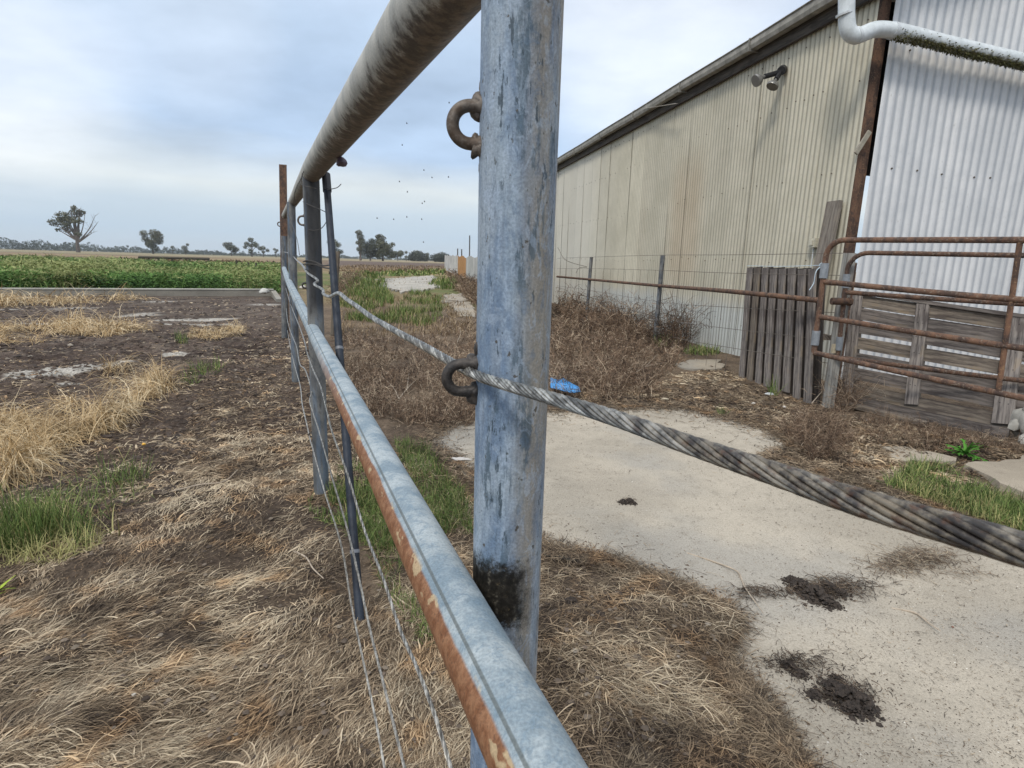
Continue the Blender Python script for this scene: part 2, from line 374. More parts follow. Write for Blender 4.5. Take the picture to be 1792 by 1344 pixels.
        c = mixc(nt, thr(nt, big, 0.38, 0.62), (0.012, 0.016, 0.024), (0.028, 0.036, 0.05)); b.inputs['Specular IOR Level'].default_value = 0.3
    if mode != 'dark': c = mixc(nt, 1.0, c, ramp_out(nt, fine, [(0.35, 0.82), (0.65, 1.14)]), 'MULTIPLY')
    L(c, b.inputs['Base Color']); b.inputs['Metallic'].default_value = 0.0 if mode in ('dark', 'top') else 0.12
    if mode != 'dark': b.inputs['Specular IOR Level'].default_value = 0.3
    L(ramp_out(nt, spang, [(0.3, 0.42), (0.7, 0.68)]), b.inputs['Roughness'])
    bump(nt, b, math_(nt, 'ADD', math_(nt, 'MULTIPLY', spang, 1.0), math_(nt, 'MULTIPLY', fine, 0.5)), 0.35, 0.0012)
    return m
RU0, RU1 = 0.0, 0.0
def mat_rust(name, bright=1.0, light=False):
    m, nt, b, L = mat_new(name); g = N(nt, 'ShaderNodeNewGeometry'); P = g.outputs['Position']
    a = noise_(nt, mapped(nt, P, (14, 14, 6)), 1.0, 6, 0.65); f = noise_(nt, P, 60, 4, 0.7)
    k = bright
    c = mixc(nt, thr(nt, a, 0.36, 0.64), (0.055 * k, 0.034 * k, 0.026 * k), (0.150 * k, 0.080 * k, 0.048 * k))
    c = mixc(nt, math_(nt, 'MULTIPLY', thr(nt, f, 0.55, 0.64), 0.7), c, (0.22 * k, 0.14 * k, 0.075 * k) if not light else (0.25, 0.20, 0.15))
    c = mixc(nt, math_(nt, 'MULTIPLY', thr(nt, noise_(nt, P, 24, 4), 0.58, 0.66), 0.6), c, (0.04, 0.03, 0.028))
    L(c, b.inputs['Base Color']); b.inputs['Roughness'].default_value = 0.85
    bump(nt, b, f, 0.5, 0.003); return m
def mat_wood(name, base=(0.27, 0.235, 0.20), dark=(0.10, 0.085, 0.075)):
    m, nt, b, L = mat_new(name); uv = N(nt, 'ShaderNodeUVMap'); oi = N(nt, 'ShaderNodeNewGeometry')
    v = mapped(nt, uv.outputs[0], (60, 3.2, 1)); isl = math_(nt, 'MULTIPLY', oi.outputs['Random Per Island'], 37.0)
    ad = N(nt, 'ShaderNodeVectorMath', operation='ADD'); L(v, ad.inputs[0]); cb = N(nt, 'ShaderNodeCombineXYZ'); L(isl, cb.inputs[2]); L(isl, cb.inputs[0]); L(cb.outputs[0], ad.inputs[1])
    gr = noise_(nt, ad.outputs[0], 1.0, 6, 0.65, 0.4)
    bl = noise_(nt, mapped(nt, ad.outputs[0], (0.12, 0.7, 1)), 1.6, 4, 0.6)
    c = mixc(nt, thr(nt, gr, 0.34, 0.62), dark, base)
    c = mixc(nt, math_(nt, 'MULTIPLY', thr(nt, bl, 0.5, 0.68), 0.7), c, (dark[0] * 0.9, dark[1] * 0.85, dark[2] * 0.85))
    c = mixc(nt, math_(nt, 'MULTIPLY', thr(nt, bl, 0.42, 0.34), 0.45), c, (base[0] * 1.2, base[1] * 1.08, base[2] * 0.86))
    c = mixc(nt, 1.0, c, ramp_out(nt, oi.outputs['Random Per Island'], [(0, 0.75), (1, 1.2)]), 'MULTIPLY')
    L(c, b.inputs['Base Color']); b.inputs['Roughness'].default_value = 0.9; bump(nt, b, gr, 0.6, 0.003); return m
def mat_plain(name, col, rough=0.7, metal=0.0, var=0.2, sc=30, bs=0.2):
    m, nt, b, L = mat_new(name); g = N(nt, 'ShaderNodeNewGeometry')
    n = noise_(nt, g.outputs['Position'], sc, 5, 0.6)
    c = mixc(nt, 1.0, col, ramp_out(nt, n, [(0.3, 1 - var), (0.7, 1 + var)]), 'MULTIPLY')
    L(c, b.inputs['Base Color']); b.inputs['Roughness'].default_value = rough; b.inputs['Metallic'].default_value = metal
    if bs: bump(nt, b, n, bs, 0.002)
    return m
def mat_sheet(name, kind):
    m, nt, b, L = mat_new(name); uv = N(nt, 'ShaderNodeUVMap'); g = N(nt, 'ShaderNodeNewGeometry')
    su = N(nt, 'ShaderNodeSeparateXYZ'); L(uv.outputs[0], su.inputs[0]); U, V = su.outputs['X'], su.outputs['Y']   # U along the wall (m), V height
    tone = N(nt, 'ShaderNodeAttribute', attribute_name='tone').outputs['Fac']
    str_ = noise_(nt, mapped(nt, uv.outputs[0], (14, 0.6, 1)), 1.0, 8, 0.75)
    blot = noise_(nt, mapped(nt, uv.outputs[0], (1.6, 1.3, 1)), 1.0, 8, 0.72)
    fine = noise_(nt, mapped(nt, uv.outputs[0], (60, 22, 1)), 1.0, 5, 0.7)
    if kind == 'cream':
        c = mixc(nt, thr(nt, blot, 0.36, 0.64), (0.50, 0.465, 0.36), (0.585, 0.545, 0.43))
        c = mixc(nt, math_(nt, 'MULTIPLY', thr(nt, str_, 0.54, 0.70), 0.4), c, (0.38, 0.335, 0.24))
        low = thr(nt, math_(nt, 'ADD', V, math_(nt, 'MULTIPLY', blot, 0.5)), 1.12, 0.80)
        c = mixc(nt, math_(nt, 'MULTIPLY', low, 0.8), c, (0.52, 0.55, 0.54))
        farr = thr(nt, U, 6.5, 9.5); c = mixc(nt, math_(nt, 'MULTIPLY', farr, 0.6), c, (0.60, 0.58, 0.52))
        # an orange stained sheet and a milder one
        for (u0, u1, am) in ((2.9, 4.4, 0.30), (5.0, 5.6, 0.12)):
            mk = math_(nt, 'MULTIPLY', thr(nt, U, u0, u0 + 0.5), thr(nt, U, u1, u1 - 0.5))
            mk = math_(nt, 'MULTIPLY', mk, thr(nt, V, 3.3, 2.4)); mk = math_(nt, 'MULTIPLY', mk, thr(nt, V, 0.6, 1.3))
            c = mixc(nt, math_(nt, 'MULTIPLY', mk, am), c, (0.42, 0.27, 0.14))
        c = mixc(nt, 1.0, c, ramp_out(nt, tone, [(0, 0.92), (1, 1.06)]), 'MULTIPLY')
        rough = 0.62
    else:
        c = mixc(nt, thr(nt, blot, 0.36, 0.64), (0.61, 0.615, 0.61), (0.73, 0.725, 0.71))
        c = mixc(nt, math_(nt, 'MULTIPLY', thr(nt, str_, 0.55, 0.68), 0.3), c, (0.42, 0.45, 0.48))
        c = mixc(nt, 1.0, c, ramp_out(nt, tone, [(0, 0.93), (1, 1.05)]), 'MULTIPLY')
        rough = 0.5
    c = mixc(nt, math_(nt, 'MULTIPLY', thr(nt, fine, 0.58, 0.70), 0.35), c, (0.20, 0.18, 0.13))
    # darker tone in the pans of the corrugation
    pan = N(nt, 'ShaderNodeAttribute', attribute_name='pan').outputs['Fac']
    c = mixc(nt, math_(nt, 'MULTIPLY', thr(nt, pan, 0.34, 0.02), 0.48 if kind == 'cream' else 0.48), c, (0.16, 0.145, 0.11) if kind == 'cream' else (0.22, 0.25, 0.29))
    L(c, b.inputs['Base Color']); b.inputs['Roughness'].default_value = rough; b.inputs['Metallic'].default_value = 0.1
    bump(nt, b, fine, 0.15, 0.002); return m

# ------------------------------------------------------------------ fence frame of reference
MAIN = np.array([0, 0.591, 0.0]); BURNZ = float(atY(878, 1042, 0.556)[2]); P2 = G(563, 866); P3 = G(518, 668); P4 = G(498, 592)
FU = (P2 - MAIN) / np.linalg.norm(P2 - MAIN); FL = np.array([-FU[1], FU[0], 0])     # along the fence, and to its paddock side
SHW = G(1281, 620); _th = math.radians(11.5); SU = np.array([-math.sin(_th), math.cos(_th), 0]); SO = np.array([-SU[1], SU[0], 0])  # SO: out of the shed wall

# ------------------------------------------------------------------ ground
SLAB = [(745, 775), (800, 742), (880, 726), (965, 720), (1080, 716), (1190, 714), (1290, 738), (1340, 752), (1392, 785), (1340, 803), (1400, 815), (1470, 842),
        (1560, 862), (1640, 893), (1720, 925), (1800, 950), (2000, 1010), (2500, 1170), (2500, 1900), (1560, 1900), (1470, 1480), (1390, 1344), (1330, 1240), (1258, 1165), (1292, 1090), (1215, 1045),
        (1130, 1010), (1060, 985), (960, 965), (905, 940), (840, 850), (800, 810)]
PATCHES = [[(1530, 788), (1600, 782), (1645, 795), (1640, 815), (1580, 812)],
           [(1715, 815), (1792, 790), (1950, 790), (2050, 930), (1850, 900), (1740, 850)],
           [(1185, 640), (1215, 630), (1262, 632), (1255, 645), (1210, 647)],
           [(668, 501), (688, 488), (757, 483), (764, 488), (752, 494), (770, 503), (745, 509), (700, 512)], [(776, 517), (812, 513), (826, 538), (832, 556), (800, 552), (790, 535)]]
def ground_z(x, y):
    px, py = PX(x, y)
    d = np.hypot(x, y - 1.5)
    a = 1 - sst(6, 14, d)
    z = (fbm(x, y, 0.9, 1, 3) - 0.5) * 0.10 + (fbm(x, y, 0.22, 5, 3) - 0.5) * 0.075
    z = z + sst(760, 600, py) * sst(512, 530, py) * sst(540, 460, px) * (np.abs(fbm(x, y, 0.30, 15, 4) - 0.5) * -0.22 + 0.03)
    z = z * a + (fbm(x, y, 6, 9, 3) - 0.5) * 0.12 * (1 - sst(40, 90, d)) * sst(6, 14, d)
    inside = inpoly(px, py, SLAB)
    z = np.where(inside, -0.035, z)
    # heap of swept straw right of the post, hollow along the fence
    z = z + 0.05 * np.exp(-(((px - 1080) / 170) ** 2 + ((py - 1130) / 110) ** 2)) * (~inside)
    flat = sst(12.5, 7.5, np.abs(px - 1350) / 50.0 + np.abs(py - 690) / 22.0) # level foot for the pallets
    return np.where(y < 0.2, -0.01, z - flat * z * 0.6)
def ell(px, py, cx, cy, rx, ry): return np.exp(-(((px - cx) / rx) ** 2 + ((py - cy) / ry) ** 2))
def build_ground():
    def axis(lo, hi, fine_lo, fine_hi, st):
        a = list(np.arange(fine_lo, fine_hi, st)); v = fine_hi; s = st
        while v < hi: a.append(v); s *= 1.09; v += s
        a.append(hi); v = fine_lo; s = st; b = []
        while v > lo: s *= 1.09; v -= s; b.append(v)
        return np.array(sorted(set(np.clip(b, lo, hi))) + a)
    xs = axis(-2400, 2400, -5, 4.6, 0.028); ys = axis(-60, 2600, 0.5, 9, 0.028)
    X, Y = np.meshgrid(xs, ys); x, y = X.ravel(), Y.ravel()
    z = ground_z(x, y); px, py = PX(x, y)
    n1 = fbm(x, y, 0.5, 21, 5); n2 = fbm(x, y, 0.12, 31, 3); n3 = fbm(x, y, 3.0, 41, 3)
    def C(*c): return np.array(c)
    col = np.ones((len(x), 3)) * C(0.155, 0.115, 0.080)
    def bl(m, c):
        nonlocal col
        m = np.clip(m, 0, 1)[:, None]; col = col * (1 - m) + C(*c) * m
    bl(sst(0.5, 0.65, n1) * 0.6, (0.21, 0.16, 0.11)); bl(sst(0.5, 0.35, n1) * 0.6, (0.085, 0.062, 0.045))
    bl((py > 700) * sst(700, 560, px) * 0.75, (0.055, 0.040, 0.030)); bl(sst(560, 620, py) * sst(860, 760, py) * sst(600, 540, px) * 0.7, (0.080, 0.056, 0.042))
    bl((py > 960) * sst(900, 960, px) * 0.7, (0.065, 0.048, 0.036))
    # trampled dark mud across the left paddock
    lm = sst(760, 600, py) * sst(512, 520, py) * sst(560, 470, px)
    bl(lm * 0.85, (0.088, 0.066, 0.055)); bl(lm * sst(0.48, 0.60, n1) * 0.8, (0.040, 0.029, 0.024)); bl(lm * sst(0.46, 0.36, n2) * 0.45, (0.20, 0.165, 0.13))
    # scraped pale concrete showing through the mud
    n4 = fbm(x, y, 0.16, 35, 3); n5 = fbm(x, y, 0.05, 37, 2)
    for (cx, cy, rx, ry, tl) in ((330, 559, 75, 2.6, -0.03), (345, 568, 60, 1.6, 0), (95, 655, 130, 5.5, -0.14), (60, 567, 40, 1.2, 0), (245, 551, 40, 2.4, -0.1), (130, 541, 30, 1.5, -0.06), (100, 545, 30, 1.3, -0.02), (310, 622, 26, 2.5, 0), (460, 533, 26, 1.5, 0), (395, 556, 22, 1.6, 0), (120, 672, 22, 3, -0.2), (15, 544, 26, 1.2, 0), (322, 541, 12, 1, 0), (360, 545, 14, 0.9, 0), (290, 527, 40, 1.0, 0)):
        bl(sst(0.36, 0.50, ell(px, py - (px - cx) * tl, cx, cy, rx, ry) * (0.30 + 1.4 * n4) * (0.7 + 0.6 * n5)), (0.40, 0.375, 0.33))
    # field beyond
    r = np.hypot(x, y); far = sst(26, 40, r)
    bl(far, (0.21, 0.155, 0.090)); bl(far * sst(0.45, 0.62, fbm(x, y * 2.2, 22, 3, 3)), (0.30, 0.23, 0.13))
    lf = far * (x < -5); bl(lf * sst(60, 90, r) * sst(0.4, 0.6, fbm(x, y * 3, 60, 6, 3)), (0.19, 0.135, 0.09))
    bl(far * sst(70, 110, r) * sst(300, 200, r) * (px > 560) * (px < 1000), (0.13, 0.095, 0.075))
    bl(far * sst(220, 300, r), (0.31, 0.25, 0.155)); bl(far * sst(200, 330, r) * sst(0.5, 0.6, fbm(x, y * 4, 160, 16, 2)), (0.18, 0.17, 0.10))
    mid = sst(14, 18, r) * sst(60, 40, r) * (px > 520) * (px < 900)
    bl(mid * 0.8, (0.22, 0.17, 0.09)); bl(mid * sst(0.45, 0.6, n3), (0.12, 0.14, 0.05))
    lush = (py > 459) * (py < 510) * (px < 520); bl(lush * 1.0, (0.055, 0.075, 0.03))
    m = mat_ground()
    nx, ny = len(xs), len(ys); i = np.arange(nx - 1); j = np.arange(ny - 1); I, J = np.meshgrid(i, j); q = (J * nx + I).ravel()
    f = np.stack([q, q + 1, q + nx + 1, q + nx], 1)
    o = mesh_obj('ground', np.stack([x, y, z], 1), f, m, smooth=True, attrs={'col': col}); tag(o, kind='structure')
def mat_ground():
    m, nt, b, L = mat_new('ground_soil'); g = N(nt, 'ShaderNodeNewGeometry'); P = g.outputs['Position']
    a = N(nt, 'ShaderNodeAttribute', attribute_name='col')
    n = noise_(nt, P, 38, 7, 0.72, 0.3); n2 = noise_(nt, P, 7, 6, 0.65)
    lit = noise_(nt, mapped(nt, P, (120, 120, 120)), 1.0, 3, 0.7)
    c = mixc(nt, 1.0, a.outputs['Color'], ramp_out(nt, n, [(0.32, 0.50), (0.5, 0.95), (0.68, 1.55)]), 'MULTIPLY')
    c = mixc(nt, 1.0, c, ramp_out(nt, n2, [(0.3, 0.75), (0.7, 1.25)]), 'MULTIPLY')
    c = mixc(nt, math_(nt, 'MULTIPLY', thr(nt, lit, 0.64, 0.70), 0.6), c, (0.42, 0.34, 0.24))
    L(c, b.inputs['Base Color']); b.inputs['Roughness'].default_value = 0.95; b.inputs['Specular IOR Level'].default_value = 0.15
    bump(nt, b, n, 0.8, 0.02); return m
def mat_concrete(name, base=(0.415, 0.368, 0.295)):
    m, nt, b, L = mat_new(name); g = N(nt, 'ShaderNodeNewGeometry'); P = g.outputs['Position']
    big = noise_(nt, P, 1.3, 6, 0.6); med = noise_(nt, P, 14, 6, 0.7); fi = noise_(nt, P, 150, 4, 0.7); 
    c = mixc(nt, thr(nt, big, 0.38, 0.62), tuple(v * 0.86 for v in base), tuple(v * 1.08 for v in base))
    grey = thr(nt, noise_(nt, mapped(nt, P, (0.8, 0.8, 1), (4, 1, 0)), 1.0, 4), 0.48, 0.62)
    c = mixc(nt, math_(nt, 'MULTIPLY', grey, 0.5), c, (0.30, 0.29, 0.265))
    c = mixc(nt, math_(nt, 'MULTIPLY', thr(nt, med, 0.52, 0.66), 0.35), c, tuple(v * 0.62 for v in base))
    c = mixc(nt, 1.0, c, ramp_out(nt, fi, [(0.3, 0.72), (0.5, 1.0), (0.7, 1.15)]), 'MULTIPLY')
    vo = N(nt, 'ShaderNodeTexVoronoi'); vo.inputs['Scale'].default_value = 130; L(P, vo.inputs['Vector'])
    sel = thr(nt, noise_(nt, P, 9, 4, 0.7), 0.42, 0.58)
    sp = math_(nt, 'MULTIPLY', thr(nt, vo.outputs['Distance'], 0.26, 0.16), sel)
    c = mixc(nt, math_(nt, 'MULTIPLY', sp, 0.8), c, (0.13, 0.105, 0.085))
    scr = noise_(nt, mapped(nt, P, (90, 30, 60)), 1.0, 5, 0.75, 1.2); c = mixc(nt, math_(nt, 'MULTIPLY', thr(nt, scr, 0.60, 0.67), 0.55), c, (0.19, 0.16, 0.125))
    L(c, b.inputs['Base Color']); b.inputs['Roughness'].default_value = 0.9; b.inputs['Specular IOR Level'].default_value = 0.2
    bump(nt, b, math_(nt, 'ADD', fi, math_(nt, 'MULTIPLY', med, 2.0)), 0.55, 0.004); return m
def slab(name, poly, top, thick, mat, label=None, cat=None, jit=0.02, step=0.05, kind=None):
    pts = [G(*p)[:2] for p in poly]; ring = []
    for i in range(len(pts)):
        a, b = pts[i], pts[(i + 1) % len(pts)]; n = max(2, int(np.linalg.norm(b - a) / step))
        for k in range(n): ring.append(a + (b - a) * k / n)
    ring = np.array(ring); c = ring.mean(0); d = ring - c
    ring = ring + d / (np.linalg.norm(d, axis=1)[:, None] + 1e-9) * ((fbm(ring[:, 0], ring[:, 1], 0.25, 4, 3) - 0.5) * jit * 4)[:, None]
    import bmesh
    bm = bmesh.new()
    low = [bm.verts.new((p[0] + (p[0] - c[0]) * 0.004, p[1] + (p[1] - c[1]) * 0.004, top - thick)) for p in ring]
    mid = [bm.verts.new((p[0], p[1], top - 0.006)) for p in ring]; inn = [bm.verts.new((p[0] * 0.998 + c[0] * 0.002, p[1] * 0.998 + c[1] * 0.002, top)) for p in ring]
    n = len(ring)
    for A, B in ((low, mid), (mid, inn)):
        for i in range(n): bm.faces.new((A[i], A[(i + 1) % n], B[(i + 1) % n], B[i]))
    from mathutils.geometry import tessellate_polygon
    for t in tessellate_polygon([[v.co for v in inn]]): bm.faces.new([inn[i] for i in t])
    bmesh.ops.recalc_face_normals(bm, faces=bm.faces)
    me = bpy.data.meshes.new(name); bm.to_mesh(me); bm.free(); me.materials.append(mat)
    o = bpy.data.objects.new(name, me); COL.objects.link(o); tag(o, label, cat, kind=kind); return o
build_ground()
CONC = mat_concrete('weathered_concrete'); CONC2 = mat_concrete('dusty_concrete', (0.36, 0.31, 0.24)); CONC3 = mat_concrete('chalky_track', (0.42, 0.39, 0.335))
slab('concrete_yard', SLAB, 0.012, 0.08, CONC, kind='structure', jit=0.032)
slab('concrete_yard', PATCHES[1], 0.014, 0.05, CONC2, kind='structure', jit=0.09)
slab('concrete_yard', PATCHES[0], 0.012, 0.05, CONC2, kind='structure', jit=0.10)
slab('concrete_yard', PATCHES[2], 0.02, 0.06, CONC2, kind='structure', jit=0.08)
slab('path', PATCHES[3], 0.05, 0.12, CONC3, kind='structure', jit=0.9, step=0.2); slab('path', PATCHES[4], 0.03, 0.1, CONC2, kind='structure', jit=0.5, step=0.2)

# kerb wall of the trough in the left paddock
def kerb():
    a = G(-320, 518); b = G(479, 517); d = b - a; L_ = np.linalg.norm(d); d /= L_; n = np.array([-d[1], d[0], 0])
    mb = MB()
    for k in range(1):
        p = a; q = b
        mb.beam(p + np.array([0, 0, 0.02]), q + np.array([0, 0, 0.02]), 0.16, 0.30)
    e = G(489, 528); mb.beam(b + n * 0.1 + np.array([0, 0, 0.02]), e + np.array([0, 0, -0.06]), 0.14, 0.26)
    o = thing('low_concrete_wall', 'long low grey concrete kerb wall between the mud and the green weeds', 'wall', a)
    mb.build('wall', mat_concrete('kerb_concrete', (0.27, 0.25, 0.21)), o)
    cp = MB(); cp.beam(a + np.array([0, 0, 0.185]), b + np.array([0, 0, 0.185]), 0.19, 0.03); cp.build('coping', mat_concrete('kerb_top', (0.50, 0.48, 0.42)), o)
kerb()

# ------------------------------------------------------------------ pipe fence
def rail_points():
    a, b = G(939, 1344, .857), G(545, 573, .857)
    d = b - a; L_ = np.linalg.norm(d); d /= L_
    pts = [a - d * 2.4] + [a + d * L_ * k / 6 for k in range(7)] + [atY(509, 501, 5.0), atY(497, 470, 8.3)]
    return pts
def smooth_pts(pts, n=6):
    pts = [np.array(p, float) for p in pts]; out = []
    for i in range(len(pts) - 1):
        p0 = pts[max(i - 1, 0)]; p1 = pts[i]; p2 = pts[i + 1]; p3 = pts[min(i + 2, len(pts) - 1)]
        t0 = 0; a = 0.5
        t1 = t0 + np.linalg.norm(p1 - p0) ** a if i else t0 + 1; t2 = t1 + np.linalg.norm(p2 - p1) ** a; t3 = t2 + (np.linalg.norm(p3 - p2) ** a if i < len(pts) - 2 else 1)
        if i == 0: p0 = p1 - (p2 - p1)
        if i == len(pts) - 2: p3 = p2 + (p2 - p1)
        t1 = np.linalg.norm(p1 - p0) ** a; t2 = t1 + np.linalg.norm(p2 - p1) ** a; t3 = t2 + np.linalg.norm(p3 - p2) ** a
        for k in range(n):
            t = t1 + (t2 - t1) * k / n
            A1 = (t1 - t) / t1 * p0 + t / t1 * p1; A2 = (t2 - t) / (t2 - t1) * p1 + (t - t1) / (t2 - t1) * p2; A3 = (t3 - t) / (t3 - t2) * p2 + (t - t2) / (t3 - t2) * p3
            B1 = (t2 - t) / t2 * A1 + t / t2 * A2; B2 = (t3 - t) / (t3 - t1) * A2 + (t - t1) / (t3 - t1) * A3
            out.append((t2 - t) / (t2 - t1) * B1 + (t - t1) / (t2 - t1) * B2)
    out.append(pts[-1]); return out
def pipe_fence():
    global RU0, RU1
    # tube u=0 is up; increasing u turns towards cross(T, up): T runs away from the camera, so u grows to the RIGHT; the paddock flank is u 0.5..1
    RU0, RU1 = 0.50, 0.865
    fence = thing('pipe_fence', 'galvanised steel pipe yard fence running from the foreground to the paddock', 'fence', MAIN)
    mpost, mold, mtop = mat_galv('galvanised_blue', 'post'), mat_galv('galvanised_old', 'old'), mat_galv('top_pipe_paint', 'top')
    # reversed point order so that u 0.75 is the paddock (left) flank
    mrail = mat_galv('galvanised_rusting', 'rail')
    rp = smooth_pts(rail_points(), 8)
    mb = MB(); mb.tube(rp, 0.0300, 40); o = mb.build('middle_rail', mrail, fence, smooth=True)
    top = [atY(762, 0, 0.844), atY(548, 297, 2.70), atY(515, 350, 5.5), atY(499, 377, 8.25)]
    d = (top[1] - top[0]); d /= np.linalg.norm(d)
    tp = smooth_pts([top[0] - d * 2.6, top[0] - d * 0.3] + top, 8)
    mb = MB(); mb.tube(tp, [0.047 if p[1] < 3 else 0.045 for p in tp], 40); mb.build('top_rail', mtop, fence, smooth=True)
    tops = []
    def zrail(y):
        for a, b in zip(tp[:-1], tp[1:]):
            if a[1] <= y <= b[1]: return a[2] + (b[2] - a[2]) * (y - a[1]) / (b[1] - a[1])
        return 1.5
    for i, (P, m, r, tx) in enumerate(((MAIN, mpost, 0.0380, None), (P2, mold, 0.0375, (545, 330)), (P3, mold, 0.038, (510, 368)), (P4, mold, 0.042, (496, 380)), (MAIN - FU * 2.6, mpost, 0.038, None))):
        zt = zrail(P[1]) - 0.02
        mb = MB(); n = 14; T = np.array([P[0], P[1], zt]) if tx is None else atY(tx[0], tx[1], P[1]); T[2] = zt; Bq = P + (P - T) * 0.2; Bq[2] = -0.3
        mb.tube([Bq + (T - Bq) * k / n for k in range(n + 1)], r, 48 if i == 0 else 24)
        mb.build('post', m, fence, smooth=True)
    # welded loops
    mring = mat_ring()
    def ax(P, tx, z):
        T = atY(tx[0], tx[1], P[1]); k = z / T[2]; return np.array([P[0] + (T[0] - P[0]) * k, P[1], 0.0])
    def loop(P, rp_, z, out, R=0.024, rod=0.0058, ext=0.030, weld=1.0):
        out = np.array(out, float); out /= np.linalg.norm(out); c = P + out * (rp_ + ext - R); c[2] = z
        pts = []; up = np.array([0, 0, 1.0]); st = P + out * (rp_ - 0.004)
        pts.append(np.array([st[0], st[1], z + R * 1.02])); pts.append(np.array([st[0], st[1], z + R * 1.0]) * 0.5 + (c + up * R) * 0.5)
        for k in range(13):
            a = math.pi / 2 - math.pi * k / 12; pts.append(c + up * R * math.sin(a) + out * R * math.cos(a))
        pts.append(np.array([st[0], st[1], z - R * 1.0]) * 0.5 + (c - up * R) * 0.5); pts.append(np.array([st[0], st[1], z - R * 1.02]))
        mb = MB(); rr = [rod * 1.9, rod * 1.15] + [rod] * 13 + [rod * 1.15, rod * 1.9]; mb.tube(smooth_pts(pts, 3), np.interp(np.linspace(0, 1, (len(pts) - 1) * 3 + 1), np.linspace(0, 1, len(pts)), rr), 14)
        if weld:
            for s_ in (1, -1):
                p = np.array([st[0], st[1], z + s_ * R * 1.05])
                mb.blob(p + out * 0.004, rod * 1.75 * weld, seed=int(z * 1000) + s_, amp=0.35, sub=3, squash=(0.85, 0.9, 1.1))
                mb.blob(p + np.array([0, 0, s_ * rod * 1.9]) - out * 0.001, rod * 1.3 * weld, seed=int(z * 1000) + s_ + 5, amp=0.4, sub=3, squash=(0.7, 0.9, 1.7))
        mb.build('ring', mring, fence, smooth=True)
    o1 = np.array([-0.985, -0.17, 0])
    loop(MAIN, 0.038, atY(812, 219, 0.585)[2], o1, R=0.0168, rod=0.0060, ext=0.0255); loop(MAIN, 0.038, atY(806, 660, 0.585)[2], o1, R=0.0145, rod=0.0055, ext=0.030)
    loop(ax(P2, (545, 330), 1.35), 0.0375, atY(531, 386, 2.79)[2], (-1, 0, 0), R=0.020, rod=0.0045, weld=0.8)
    loop(ax(P4, (496, 380), 1.7), 0.042, atY(488, 392, 8.5)[2], (-1, 0, 0), R=0.028, rod=0.008, ext=0.045, weld=0)
    for z in (0.742, 0.53, 0.325): loop(ax(P2, (545, 330), z), 0.0375, z, (-0.96, -0.28, 0), R=0.010, rod=0.0035, ext=0.014, weld=0.6)
    loop(ax(P2, (545, 330), 1.06), 0.0375, 1.065, (-0.96, -0.28, 0), R=0.012, rod=0.004, ext=0.018, weld=0.6)
    # lumpy weld between middle rail and main post
    mb = MB(); w0 = MAIN + FL * 0.030
    for k in range(14):
        a = -1.1 + k * 0.20; mb.blob(w0 + FU * (0.024 * math.cos(a) - 0.012) - FL * 0.008 + np.array([0.0, 0, 0.857 + 0.024 * math.sin(a)]), 0.0050, seed=k, amp=0.5, sub=2)
    mb.build('weld', mring, fence, smooth=True)
    # pipe coupling collar on the middle rail
    c0 = G(529, 541, .857); j = min(range(len(rp)), key=lambda i: np.linalg.norm(rp[i] - c0)); t = rp[j + 1] - rp[j]; t /= np.linalg.norm(t)
    mb = MB(); mb.tube([rp[j], rp[j] + t * 0.01], 0.0312, 32); mb.build('joint_band', mold, fence, smooth=True)
def mat_ring():
    m, nt, b, L = mat_new('ring_steel'); g = N(nt, 'ShaderNodeNewGeometry'); P = g.outputs['Position']
    a = noise_(nt, P, 60, 6, 0.7)
    sp = N(nt, 'ShaderNodeSeparateXYZ'); L(P, sp.inputs[0])
    hi = thr(nt, sp.outputs['Z'], 1.2, 1.3)
    c = mixc(nt, thr(nt, a, 0.35, 0.65), (0.030, 0.027, 0.025), (0.085, 0.072, 0.062))
    c = mixc(nt, math_(nt, 'MULTIPLY', hi, 0.75), c, mixc(nt, thr(nt, a, 0.4, 0.6), (0.11, 0.075, 0.05), (0.20, 0.17, 0.14)))
    L(c, b.inputs['Base Color']); b.inputs['Roughness'].default_value = 0.55; b.inputs['Metallic'].default_value = 0.3
    bump(nt, b, a, 0.6, 0.003); return m
pipe_fence()

# ------------------------------------------------------------------ wire ropes
def mat_rope(name, lo, hi, rusty=0.0):
    m, nt, b, L = mat_new(name); g = N(nt, 'ShaderNodeNewGeometry'); P = g.outputs['Position']
    a = noise_(nt, P, 90, 5, 0.7); s2 = noise_(nt, P, 12, 4, 0.6)
    c = mixc(nt, thr(nt, a, 0.35, 0.65), lo, hi)
    c = mixc(nt, 1.0, c, ramp_out(nt, g.outputs['Random Per Island'], [(0, 0.40), (1, 1.45)]), 'MULTIPLY')
    if rusty:
        sp = N(nt, 'ShaderNodeSeparateXYZ'); L(P, sp.inputs[0]); nr = thr(nt, sp.outputs['X'], 0.03, 0.11)
        c = mixc(nt, math_(nt, 'MULTIPLY', nr, 0.7), c, mixc(nt, thr(nt, a, 0.40, 0.6), (0.040, 0.030, 0.026), (0.26, 0.20, 0.13)))
        c = mixc(nt, math_(nt, 'MULTIPLY', math_(nt, 'MULTIPLY', nr, 0.7), thr(nt, noise_(nt, mapped(nt, P, (120, 120, 120), (2, 0, 0)), 1.0, 4), 0.54, 0.66)), c, (0.13, 0.065, 0.04))
    L(c, b.inputs['Base Color']); b.inputs['Roughness'].default_value = 0.36; b.inputs['Metallic'].default_value = 0.6
    bump(nt, b, a, 0.4, 0.001); return m
